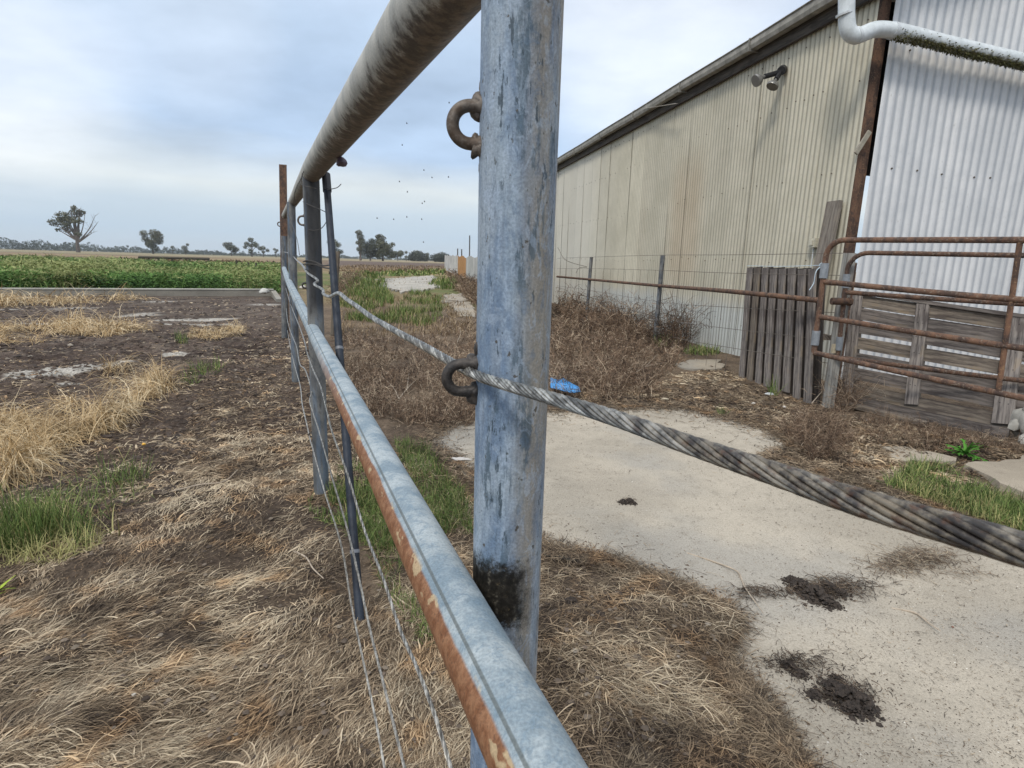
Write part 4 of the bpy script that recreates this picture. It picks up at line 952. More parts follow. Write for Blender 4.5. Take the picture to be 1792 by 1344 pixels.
def gate_post():
    t = thing('gate_post', 'grey weathered gate post between the upright pallet and the gates', 'post', G(1470, 715))
    b = G(1452, 713); p = atY(1487, 443, b[1] + 0.02)
    b = np.array([p[0], p[1], 0]); mb = MB(); mb.beam(b, p, 0.075, 0.075, up=(0, 1, 0)); mb.build('post', mat_wood('post_grey', (0.34, 0.33, 0.30), (0.17, 0.16, 0.14)), t)
    q = b + np.array([0.10, 0.12, 0]); mb = MB(); mb.beam(q, q + np.array([0, 0, 1.28]), 0.07, 0.04, up=(0, 1, 0)); mb.build('strut', mat_rust('post_rust', 0.9, True), t)
    mb = MB(); c = atY(1461, 610, b[1] - 0.06); mb.box(c, (0.05, 0.03, 0.08)); mb.build('block', mat_plain('cream_block', (0.45, 0.38, 0.26), 0.8), t)
    mb = MB(); c = atY(1455, 527, b[1] - 0.1); mb.tube([c, c + np.array([0.14, 0.0, 0])], 0.03, 12); mb.tube([c + np.array([0.14, 0, 0]), c + np.array([0.17, 0, 0])], 0.036, 6); mb.build('hinge_pin', mat_rust('pin_rust', 0.8), t, smooth=True)
gate_post()
def gate(label, TL, TR, BL, BR, mids, r, curve, stay=None, mat=None, yl=None):
    """corners in 3-D; mids = heights as fraction; top left corner bent"""
    t = thing('pipe_gate', label, 'gate', BL, group=None)
    d = (TR - TL) / np.linalg.norm(TR - TL); dn = (BL - TL) / np.linalg.norm(BL - TL)
    arc = [TL + dn * curve * (1 - math.sin(a)) + d * curve * (1 - math.cos(a)) for a in np.linspace(0, math.pi / 2, 9)]
    mb = MB(); mb.tube([BL] + arc + [TR], r, 16); mb.build('frame', mat, t, smooth=True)
    for f, rr in mids:
        mb = MB(); a = TL + (BL - TL) * f; b = TR + (BR - TR) * f; mb.tube([a + (b - a) * k / 6 + np.array([0, 0, -0.012 * math.sin(math.pi * k / 6)]) for k in range(7)], rr, 14); mb.build('rail', mat, t, smooth=True)
    if stay:
        fx0, fx1 = stay; a = TL + (TR - TL) * fx0; b = BL + (BR - BL) * fx1; mb = MB(); mb.tube([a, b], r * 0.8, 12); mb.build('stay', mat_rust('stay_rust', 1.5), t, smooth=True)
    zs = mat_plain('zinc_sleeve', (0.27, 0.29, 0.31), 0.5, 0.3)
    for f0, f1 in ((0.20, 0.33), (0.80, 0.93)): mb = MB(); mb.tube([TL + (BL - TL) * f0, TL + (BL - TL) * f1], r * 1.45, 16); mb.build('hinge_sleeve', zs, t, smooth=True)
def gates():
    m1, m2 = mat_rust('gate_rust', 1.15, True), mat_rust('gate_rust_dark', 0.9, True)
    Yl, Yr = 4.72, 3.72
    TL = atY(1449, 420, Yl); BL = atY(1424, 617, Yl); TR = atY(1792, 420, Yr); BR = atY(1792, 694, Yr)
    BL = np.array([TL[0] + (BL[0] - TL[0]) * 1.0, BL[1], BL[2]])
    ex = 1.6; TR2 = TL + (TR - TL) * ex; BR2 = BL + (BR - BL) * ex
    gate('rusty pipe gate in front, swung open with four bare rails', TL, TR2, BL, BR2, [(0.36, 0.021), (0.67, 0.021), (1.0, 0.021)], 0.021, 0.13, (0.985 / ex, 0.90 / ex), m1)
    Yl, Yr = 5.0, 4.25
    TL = atY(1486, 442, Yl); BL = atY(1466, 625, Yl); TR = atY(1792, 447, Yr); BR = atY(1792, 664, Yr)
    TR2 = TL + (TR - TL) * ex; BR2 = BL + (BR - BL) * ex
    gate('darker rusty pipe gate behind the other, resting on the leaning pallet', TL, TR2, BL, BR2, [(0.37, 0.019), (1.0, 0.019)], 0.019, 0.15, None, m2)
gates()
WOOD3 = mat_wood('pallet_slat_grey', (0.20, 0.172, 0.15), (0.06, 0.05, 0.045))
def big_pallet():
    bl = G(1473, 702); br = G(1770, 768)
    tl = atY(1493, 508, bl[1] + 0.28); tr = atY(1800, 552, br[1] + 0.28)
    t = thing('leaning_pallet', 'large grey pallet leaning under the gates with wide gaps between its slats', 'pallet', bl)
    n = np.cross(br - bl, tl - bl); n /= np.linalg.norm(n)
    if n @ (C0 - bl) < 0: n = -n
    P = lambda u, v, o=0.0: bl + (br - bl) * u + ((tl - bl) * (1 - u) + (tr - br) * u) * v + n * o
    h = np.linalg.norm(tl - bl)
    for u in (0.035, 0.46, 0.95, 1.42):
        mb = MB(); mb.beam(P(u, 0.10 if u > 0.3 else 0.02, 0.012), P(u, 0.985, 0.012), 0.10 if u < 0.9 else 0.13, 0.022, up=n, seg=4, warp=0.002); mb.build('upright_board', WOOD, t)
        mb = MB(); mb.beam(P(u, 0.02, -0.06), P(u, 0.98, -0.06), 0.04, 0.075, up=n); mb.build('bearer', WOOD2, t)
    vs = [0.015, 0.125, 0.265, 0.40, 0.54, 0.68, 0.80, 0.915, 0.985]
    for i, v in enumerate(vs):
        if i == 0: w, o = 0.10, 0.03
        elif i == len(vs) - 1: w, o = 0.03, 0.02
        else: w, o = 0.108, -0.012
        mb = MB(); a, b = P(-0.04 if i == 0 else 0.0, v, o), P(0.99 if i == 0 else 1.48, v + random.uniform(-0.006, 0.006), o); mb.beam(a, b, w, 0.02, up=n, seg=5, warp=0.003); mb.build('slat', WOOD2 if i % 3 == 1 else WOOD3, t)
    # nail heads
    nm = mat_plain('nail', (0.04, 0.035, 0.03), 0.6)
    for u in (0.02, 0.05, 0.445, 0.475, 0.93, 0.97):
        for v in vs[2:8]: mb = MB(); mb.blob(P(u, v, 0.026), 0.004, sub=1, amp=0); mb.build('nail', nm, t)
    # crumpled feed sack at the right edge
    c = G(1806, 772) + np.array([0, 0, 0.10])
    import bmesh
    mb = MB(); mb.blob(c, 0.16, 11, 0.5, 3, (0.75, 0.6, 0.9)); mb.blob(c + np.array([0.02, -0.05, -0.05]), 0.12, 19, 0.6, 3, (1, 0.7, 0.6)); mb.blob(c + np.array([-0.03, 0.03, 0.08]), 0.09, 23, 0.7, 3, (0.8, 0.7, 1.1))
    o = mb.build('feed_sack', mat_plain('woven_sack', (0.42, 0.40, 0.35), 0.75, 0, 0.25, 12, 0.6), smooth=True); tag(o, 'crumpled pale sack at the right end of the leaning pallet', 'sack')
    # offcut boards on the ground under the pallet
    mb = MB(); mb.beam(G(1478, 712) + np.array([0, 0, 0.03]), G(1620, 748) + np.array([0, 0, 0.03]), 0.09, 0.03); tag(mb.build('timber_offcut', WOOD2), 'flat weathered board lying at the foot of the leaning pallet', 'board')
big_pallet()

# ------------------------------------------------------------------ far yard wall of old iron
def far_wall():
    a = G(778, 472); b = G(842, 503); d = b - a; L_ = np.linalg.norm(d); d /= L_; n_ = np.array([-d[1], d[0], 0.0])
    t = thing('iron_screen', 'old pale corrugated iron screen beyond the yard, one sheet rusted orange', 'screen', a)
    def part(name, f0, f1, h0, h1, m):
        n = 160; V = []; UV = []
        for r in range(4):
            for i in range(n + 1):
                f = f0 + (f1 - f0) * i / n; u = f * L_; h = (h0 + (h1 - h0) * i / n); jag = 0.06 * math.sin(u * 0.9) * (r == 3)
                p = a + d * u - n_ * 0.03 * math.sin(u * 2 * math.pi / 0.25); V.append((p[0], p[1], -0.1 + (h + 0.1) * r / 3 + jag)); UV.append((u, h * r / 3))
        q = np.concatenate([np.arange(n) + r * (n + 1) for r in range(3)]); f = np.stack([q, q + 1, q + n + 2, q + n + 1], 1)
        mesh_obj(name, V, f, m, t, uv=np.array(UV), smooth=True)
    h1 = atY(781, 447, a[1])[2]; h2 = atY(830, 448, b[1])[2]
    part('pale_sheet', 0.0, 0.62, h1, h1 * .35 + h2 * .65, mat_plain('old_white_iron', (0.48, 0.47, 0.44), 0.7, 0, 0.3, 1.2))
    part('orange_sheet', 0.62, 0.80, h1 * .35 + h2 * .65, h2, mat_plain('orange_iron', (0.40, 0.21, 0.08), 0.8, 0, 0.3, 2))
    part('pale_sheet', 0.80, 1.3, h2, h2, mat_plain('old_grey_iron', (0.42, 0.41, 0.38), 0.7, 0, 0.3, 1.2))
    st = mat_plain('stake', (0.07, 0.065, 0.06), 0.8)
    for x, yt, Y in ((801, 435, 62), (808, 436, 62), (822, 412, 62)):
        top = atY(x, yt, Y); mb = MB(); mb.tube([(top[0], top[1], 0), top], 0.06, 8)
        tag(mb.build('steel_stake', st, smooth=True), {801: 'short dark stake behind the iron screen, the left one', 808: 'short dark stake behind the iron screen, right of its twin', 822: 'tall thin pole standing above the orange iron sheet'}[x], 'stake')
far_wall()

# ------------------------------------------------------------------ trees
BARK = mat_plain('gum_bark', (0.12, 0.10, 0.085), 0.9, 0, 0.3, 0.6, 0)
LEAFM = {}
def leafmat(k):
    if k not in LEAFM:
        cs = {'gum': [(0, (0.055, 0.065, 0.042)), (0.5, (0.095, 0.10, 0.062)), (1, (0.17, 0.16, 0.10))], 'dark': [(0, (0.040, 0.048, 0.038)), (1, (0.095, 0.10, 0.072))]}[k]  # lightened and greyed: some distance haze is put into the leaf colours
        LEAFM[k] = mat_rnd('leaf_' + k, cs, patch=0.2)
    return LEAFM[k]
def tree(label, px, ybase, ytop, wpx, D, seed, lumps=None, dead=False, kind='gum', group=None, name='gum_tree', trunkw=1.0):
    base = atY(px, ybase, D); base[2] = min(0.0, base[2]); top = atY(px, ytop, D); H = top[2]; s = D / FPX; Wd = wpx * s
    t = thing(name, label, 'tree', (base[0], base[1], 0), group); rs = np.random.default_rng(seed); B = np.array([base[0], base[1], 0.0])
    mb = MB(); tw = H * 0.035 * trunkw; fork = H * 0.30
    mb.tube([B + np.array([0, 0, -0.5]), B + np.array([0, 0, fork * 0.5]), B + np.array([0, 0, fork])], [tw * 1.3, tw, tw * 0.85], 8)
    if lumps is None:
        lumps = [(rs.uniform(-0.38, 0.38), rs.uniform(0.45, 0.9), rs.uniform(0.12, 0.2)) for _ in range(9)]
    V = []; R = []
    for (fx, fz, fr) in lumps:
        c = B + np.array([fx * Wd, rs.uniform(-0.3, 0.3) * Wd * 0.6, fz * H])
        m_ = B + np.array([fx * Wd * 0.45, 0, fork + (fz * H - fork) * 0.45])
        mb.tube(smooth_pts([B + np.array([0, 0, fork * 0.9]), m_, c], 4), np.linspace(tw * 0.6, tw * 0.15, 9), 6)
        n = int((330 if dead else 400) * (fr / 0.15) ** 2); r = fr * Wd * (1.0 if dead else 1.25)
        u = rs.normal(size=(n, 3)); u /= np.linalg.norm(u, axis=1)[:, None]; rad = r * (0.45 + 0.6 * rs.random(n) ** 0.6)
        p = c + u * rad[:, None] * np.array([1, 1, 0.62 if dead else 0.85]) + rs.normal(0, r * 0.08, (n, 3))
        sz = Wd * (0.019 if wpx > 50 else 0.026) * (0.5 + rs.random(n)); a = rs.normal(size=(n, 3)); a /= np.linalg.norm(a, axis=1)[:, None]; b2 = np.cross(a, u); b2 /= (np.linalg.norm(b2, axis=1)[:, None] + 1e-9)
        V.append(np.stack([p - a * sz[:, None], p + b2 * sz[:, None] * 0.6, p + a * sz[:, None], p - b2 * sz[:, None] * 0.6], 1).reshape(-1, 3)); R.append(np.repeat(rs.random(n) * 0.6 + 0.4 * (fz), 4))
    if dead:
        for (fx, fz) in ((0.34, 0.62), (0.45, 0.85), (0.25, 0.93), (0.50, 0.72), (0.38, 0.48), (0.12, 1.0), (-0.05, 1.02)):
            c = B + np.array([fx * Wd, 0, fz * H]); m_ = B + np.array([fx * Wd * 0.6, 0, fork + (fz * H - fork) * 0.4]); mb.tube(smooth_pts([B + np.array([0, 0, fork * 0.7]), m_, c], 5), np.linspace(tw * 0.55, tw * 0.07, 11), 6)
            for q in range(5):
                e = m_ + (c - m_) * rs.uniform(0.2, 1); mb.tube([e, e + np.array([rs.uniform(-0.1, 0.12), 0, rs.uniform(0.02, 0.14)]) * Wd], [tw * 0.1, tw * 0.04], 4)
    mb.build('trunk', BARK, t, smooth=True)
    V = np.concatenate(V); mesh_obj('crown', V, np.arange(len(V)).reshape(-1, 4), leafmat(kind), t, attrs={'rnd': np.concatenate(R)})
tree('big spreading gum tree with bare grey branches on its right side, far left', 137, 440, 364, 82, 330, 1,
     [(-0.44, 0.66, 0.11), (-0.34, 0.73, 0.13), (-0.20, 0.80, 0.15), (-0.03, 0.90, 0.14), (-0.12, 0.74, 0.12), (0.10, 0.90, 0.09), (-0.14, 0.62, 0.11), (-0.30, 0.52, 0.10), (0.02, 0.72, 0.12), (0.09, 0.42, 0.07), (-0.05, 0.50, 0.07), (0.14, 0.70, 0.07), (-0.42, 0.50, 0.06), (0.04, 1.0, 0.06)], True)
tree('round gum tree with a split crown, second from the left on the plain', 268, 442, 403, 36, 420, 2, [(-0.3, 0.85, 0.15), (-0.25, 0.62, 0.13), (-0.3, 0.4, 0.12), (0.1, 0.86, 0.2), (0.28, 0.76, 0.2), (0.15, 0.58, 0.2), (0.33, 0.55, 0.15), (0.0, 0.4, 0.16), (0.1, 0.25, 0.16), (-0.1, 0.5, 0.12)])
tree('small two-lobed gum tree left of the open one', 405, 445, 424, 22, 430, 3, [(-0.3, 0.8, 0.2), (-0.1, 0.6, 0.2), (0.2, 0.6, 0.2), (0.35, 0.5, 0.18), (0.15, 0.35, 0.16), (-0.1, 0.85, 0.16)])
tree('open airy gum tree with separate leaf clumps, left of the fence posts', 441, 446, 417, 28, 430, 4, [(-0.35, 0.68, 0.14), (-0.4, 0.5, 0.1), (0.0, 0.9, 0.14), (0.15, 0.7, 0.14), (0.35, 0.62, 0.13), (-0.1, 0.6, 0.12), (0.0, 0.3, 0.12)])
tree('low flat-topped tree just left of the fence posts', 461, 446, 430, 20, 430, 5, [(-0.3, 0.75, 0.16), (0.0, 0.8, 0.18), (0.3, 0.6, 0.14), (0, 0.45, 0.12)])
tree('small tree touching the left edge of the far fence post', 483, 447, 433, 11, 430, 6, [(-0.2, 0.8, 0.2), (0.2, 0.7, 0.2), (0, 0.5, 0.16)])
tree('gum tree standing right of the dark leaning pipe', 586, 449, 420, 26, 380, 7, [(-0.3, 0.9, 0.16), (0.0, 0.88, 0.2), (0.25, 0.75, 0.16), (-0.1, 0.6, 0.2), (0.38, 0.4, 0.14), (0.1, 0.42, 0.2), (-0.1, 0.28, 0.14)])
tree('tall narrow gum at the left of the clump of trees', 631, 453, 404, 20, 300, 8, [(-0.05, 0.93, 0.22), (0.0, 0.8, 0.26), (0.12, 0.66, 0.26), (-0.2, 0.6, 0.16), (0.2, 0.5, 0.26), (-0.05, 0.38, 0.24), (0.1, 0.26, 0.24), (-0.3, 0.95, 0.1)])
tree('dense middle gum of the clump of trees', 648, 453, 418, 26, 303, 9, [(0.1, 0.9, 0.18), (-0.1, 0.72, 0.24), (0.2, 0.66, 0.24), (-0.25, 0.5, 0.22), (0.1, 0.44, 0.28), (-0.1, 0.28, 0.24), (0.3, 0.3, 0.2)], kind='dark')
tree('tall gum with flag-like top branches at the right of the clump', 670, 454, 411, 42, 306, 10, [(-0.2, 0.92, 0.10), (-0.1, 0.97, 0.07), (0.05, 0.88, 0.08), (0.42, 0.64, 0.09), (-0.15, 0.74, 0.16), (0.02, 0.62, 0.18), (0.2, 0.5, 0.18), (-0.2, 0.5, 0.18), (0.05, 0.36, 0.2), (-0.15, 0.26, 0.18), (0.25, 0.28, 0.16)])
tree('pale low tree right of the clump', 696, 455, 438, 24, 420, 11)
tree('thin tree with a tiny crown right of the clump', 711, 455, 439, 8, 430, 12, [(0, 0.85, 0.3), (0, 0.4, 0.3)])
tree('broad dark rounded tree in the middle of the plain', 731, 457, 441, 32, 440, 13, [(-0.3, 0.5, 0.2), (-0.1, 0.75, 0.2), (0.1, 0.7, 0.2), (0.3, 0.5, 0.2), (0, 0.4, 0.3), (0.42, 0.3, 0.14), (-0.4, 0.3, 0.14)], kind='dark')
tree('narrow small tree left of the iron screen', 748, 458, 443, 9, 440, 14, [(0, 0.85, 0.3), (0.1, 0.5, 0.3), (-0.1, 0.3, 0.3)])
tree('dark bushy tree against the left end of the iron screen', 770, 458, 444, 30, 430, 15, [(-0.35, 0.5, 0.2), (-0.1, 0.6, 0.2), (0.15, 0.75, 0.2), (0.38, 0.55, 0.2), (0, 0.35, 0.3)], kind='dark')
tree('lone small tree with a leaning tuft above the far tree line', 325, 443, 425, 14, 600, 16, [(-0.1, 0.55, 0.3), (0.35, 0.85, 0.16), (0.1, 0.3, 0.2)])
tree('tiny round tree above the far tree line left of the leaning one', 302, 442, 429, 9, 600, 17, [(0, 0.75, 0.3), (0.1, 0.4, 0.2)])
def woodland():
    rs = np.random.default_rng(77); V = []; R = []
    def row(x0, x1, prof, D, n, kz):
        for _ in range(n):
            x = rs.uniform(x0, x1); h = prof(x); c = atY(x, 440, D * rs.uniform(0.95, 1.05)); s = D / FPX; H = h * s * rs.uniform(0.55, 1.05); r = rs.uniform(1.6, 3.6) * s
            m = 46; u = rs.normal(size=(m, 3)); u /= np.linalg.norm(u, axis=1)[:, None]
            zc = rs.uniform(0.0, 1.0) * max(H - r * 0.6, 0.5)
            p = np.array([c[0], c[1], zc]) + u * r * np.array([1.0, 0.6, 0.75]) * (0.5 + 0.5 * rs.random((m, 1)))
            p[:, 2] = np.maximum(p[:, 2], 0.2)
            a = rs.normal(size=(m, 3)); a /= np.linalg.norm(a, axis=1)[:, None]; b = np.cross(a, u); sz = 0.55 * s * (0.6 + rs.random((m, 1)) * 0.7)
            V.append(np.stack([p - a * sz, p + b * sz * 0.8, p + a * sz, p - b * sz * 0.8], 1).reshape(-1, 3)); R.append(np.full(m * 4, rs.random()))
    row(-60, 140, lambda x: 19 - x * 0.03 + 3 * math.sin(x * 0.11), 700, 900, 0)
    row(130, 430, lambda x: 14 - (x - 130) * 0.025 + 2.5 * math.sin(x * 0.09), 800, 950, 0)
    row(430, 860, lambda x: 6 + 2 * math.sin(x * 0.13), 900, 800, 0)
    V = np.concatenate(V); o = mesh_obj('woodland', V, np.arange(len(V)).reshape(-1, 4), mat_rnd('far_leaves', [(0, (0.075, 0.095, 0.085)), (1, (0.13, 0.15, 0.125))], patch=0.02), attrs={'rnd': np.concatenate(R)})
    tag(o, 'long low belt of grey-green trees along the horizon', 'woodland', kind='stuff')
woodland()
def far_bits():
    wd = mat_plain('far_timber', (0.07, 0.06, 0.045), 0.9)
    a = atY(243, 450, 62); b = atY(366, 453, 62); t = thing('timber_rail', 'dark horizontal log rail on short posts beyond the green weeds', 'rail', (a[0], a[1], 0))
    mb = MB(); mb.tube([a, b], 0.13, 8); mb.build('log', wd, t, smooth=True)
    for f in (0.0, 0.28, 0.47, 0.72, 0.99):
        p = a + (b - a) * f; mb = MB(); mb.tube([(p[0], p[1], -0.1), (p[0], p[1], p[2])], 0.10, 6); mb.build('post', wd, t)
    labs = ['dark paddock post leaning left beyond the weeds', 'upright dark paddock post beyond the weeds, nearest the pipe fence', 'upright dark paddock post beyond the weeds, left of the leaning one']
    for lab, (x, yt, yb, lean) in zip(labs, ((437, 459, 467, -3), (448, 460, 468, 0), (414, 455, 464, 0))):
        b_ = atY(x, yb, 45); c = atY(x + lean, yt, 45); mb = MB(); mb.tube([(b_[0], b_[1], 0), c], 0.07, 6); tag(mb.build('paddock_post', wd), lab, 'post', 'posts beyond the weeds')
    # upright bits right of the leaning pipe
    p = atY(580, 500, 9); q = atY(590, 440, 9); mb = MB(); mb.beam((p[0], p[1], 0), (q[0], q[1], q[2]), 0.07, 0.07, up=(0, 1, 0)); tag(mb.build('paddock_post', mat_wood('old_post', (0.20, 0.17, 0.13), (0.10, 0.08, 0.06))), 'grey timber post just right of the dark leaning pipe, in the brown weeds', 'post')
    # flying insects
    im = mat_plain('insect_body', (0.05, 0.05, 0.055), 0.6)
    pts = [(742, 298), (756, 311), (785, 310), (699, 318), (713, 336), (739, 356), (743, 353), (660, 382), (689, 384), (712, 380), (738, 384), (741, 424), (786, 180), (712, 216), (704, 254)]
    for i, (x, y) in enumerate(pts):
        c = atY(x, y, 1.9); mb = MB(); mb.blob(c, 0.0016, i, 0.1, 1, (1.5, 1, 1)); w_ = 0.003
        for s_ in (1, -1): mb.v += [c, c + np.array([0.001, s_ * w_, w_]), c + np.array([-0.0015, s_ * w_, w_ * 0.8])]; mb.uv += [(0, 0)] * 3; k = len(mb.v); mb.f.append([k - 3, k - 2, k - 1])
        tag(mb.build('flying_insect', im), 'tiny dark insect flying against the sky between the fence and the main post', 'insect', 'insects in the air')
far_bits()

# ------------------------------------------------------------------ ground cover built from single blades
def strand_arrays(x, y, L, w, head, e0, e1, curl, S=5, z=None, wob=0.0, rs=rng, face=0.5):
    n = len(x); f = lambda v: np.broadcast_to(np.asarray(v, float), (n,)).copy()
    L, w, head, e0, e1, curl = map(f, (L, w, head, e0, e1, curl))
    z0 = ground_z(x, y) if z is None else f(z)
    P = np.stack([x, y, z0 + 0.002], 1); ds = L / S; h = head.copy(); rings = []
    roll = rs.uniform(-1, 1, n) * face
    for k in range(S + 1):
        e = e0 + (e1 - e0) * k / S
        t = np.stack([np.cos(e) * np.cos(h), np.cos(e) * np.sin(h), np.sin(e)], 1)
        sd = np.stack([-np.sin(h), np.cos(h), np.zeros(n)], 1); up = np.cross(t, sd)
        s_ = sd * np.cos(roll)[:, None] + up * np.sin(roll)[:, None]
        ww = (w * 0.5 * (1 - 0.75 * (k / S) ** 1.5))[:, None]
        rings.append(P - s_ * ww); rings.append(P + s_ * ww)
        P = P + t * ds[:, None]; h = h + curl / S + (rs.normal(0, wob, n) if wob else 0)
        if wob > 0.2: P[:, 2] += rs.normal(0, 0.0012, n)
        if z is None and k < S: 
            P[:, 2] = np.maximum(P[:, 2], z0 - 0.004 + 0.25 * w)
    V = np.stack(rings, 1)                       # n, 2(S+1), 3
    base = (np.arange(n) * 2 * (S + 1))[:, None, None]
    k = np.arange(S)[None, :, None] * 2; q = np.array([0, 1, 3, 2])[None, None, :]
    F = (base + k + q).reshape(-1, 4); return V.reshape(-1, 3), F, 2 * (S + 1)
class SB:
    """collects batches of blades into one mesh"""
    def __init__(s): s.V = []; s.F = []; s.R = []; s.n = 0
    def add(s, x, y, L, w, head, e0, e1, curl, S=5, z=None, rnd=None, wob=0.0, face=0.5):
        if len(x) == 0: return s
        V, F, k = strand_arrays(x, y, L, w, head, e0, e1, curl, S, z, wob, face=face)
        r = rng.random(len(x)) if rnd is None else np.broadcast_to(rnd, (len(x),))
        s.V.append(V); s.F.append(F + s.n); s.R.append(np.repeat(r, k)); s.n += len(V); return s
    def build(s, name, mat, label, cat, kind='stuff', parent=None):
        o = mesh_obj(name, np.concatenate(s.V), np.concatenate(s.F), mat, parent, smooth=True, attrs={'rnd': np.concatenate(s.R)})
        return tag(o, label, cat, kind=kind)
def sample(poly, n, fade=None):
    """n random ground points inside a zone, spread so that nearer ground gets finer detail"""
    p = np.array(poly, float); lo, hi = p.min(0), p.max(0); X = []; Y = []; c = 0
    while c < n:
        x = rng.uniform(lo[0], hi[0], n * 2); y = rng.uniform(lo[1], hi[1], n * 2); k = inpoly(x, y, poly); x, y = x[k], y[k]
        X.append(x); Y.append(y); c += len(x)
        if len(X) > 40: break
    return np.concatenate(X)[:n], np.concatenate(Y)[:n]
def W2(px, py): return Gv(px, py)
def dirw(px, py, dx, dy):
    """world heading of a line that runs (dx, dy) over the ground at a photo point"""
    x0, y0 = Gv(px, py); x1, y1 = Gv(px + dx, py + dy); return np.arctan2(y1 - y0, x1 - x0)
TAU = 2 * math.pi
STRAW = [(0.0, (0.030, 0.021, 0.015)), (0.25, (0.100, 0.071, 0.047)), (0.5, (0.205, 0.150, 0.097)), (0.8, (0.36, 0.275, 0.180)), (1.0, (0.56, 0.46, 0.32))]
GOLD = [(0.0, (0.22, 0.13, 0.052)), (0.4, (0.40, 0.275, 0.135)), (0.75, (0.58, 0.43, 0.24)), (1.0, (0.72, 0.60, 0.40))]
BROWN = [(0.0, (0.038, 0.026, 0.020)), (0.4, (0.135, 0.088, 0.058)), (0.75, (0.29, 0.20, 0.132)), (1.0, (0.56, 0.45, 0.32))]
GREEN = [(0.0, (0.045, 0.070, 0.020)), (0.5, (0.110, 0.165, 0.042)), (0.8, (0.17, 0.225, 0.065)), (1.0, (0.38, 0.33, 0.15))]
LUSH = [(0.0, (0.030, 0.060, 0.018)), (0.5, (0.080, 0.165, 0.040)), (0.85, (0.145, 0.25, 0.065)), (1.0, (0.28, 0.30, 0.12))]
mS, mG, mB_, mGr, mL = (mat_rnd('dry_straw', STRAW, patch=2.2), mat_rnd('golden_straw', GOLD, patch=3), mat_rnd('dead_weed', BROWN, patch=2.5), mat_rnd('green_blades', GREEN, patch=3), mat_rnd('lush_weed', LUSH, patch=0.8))

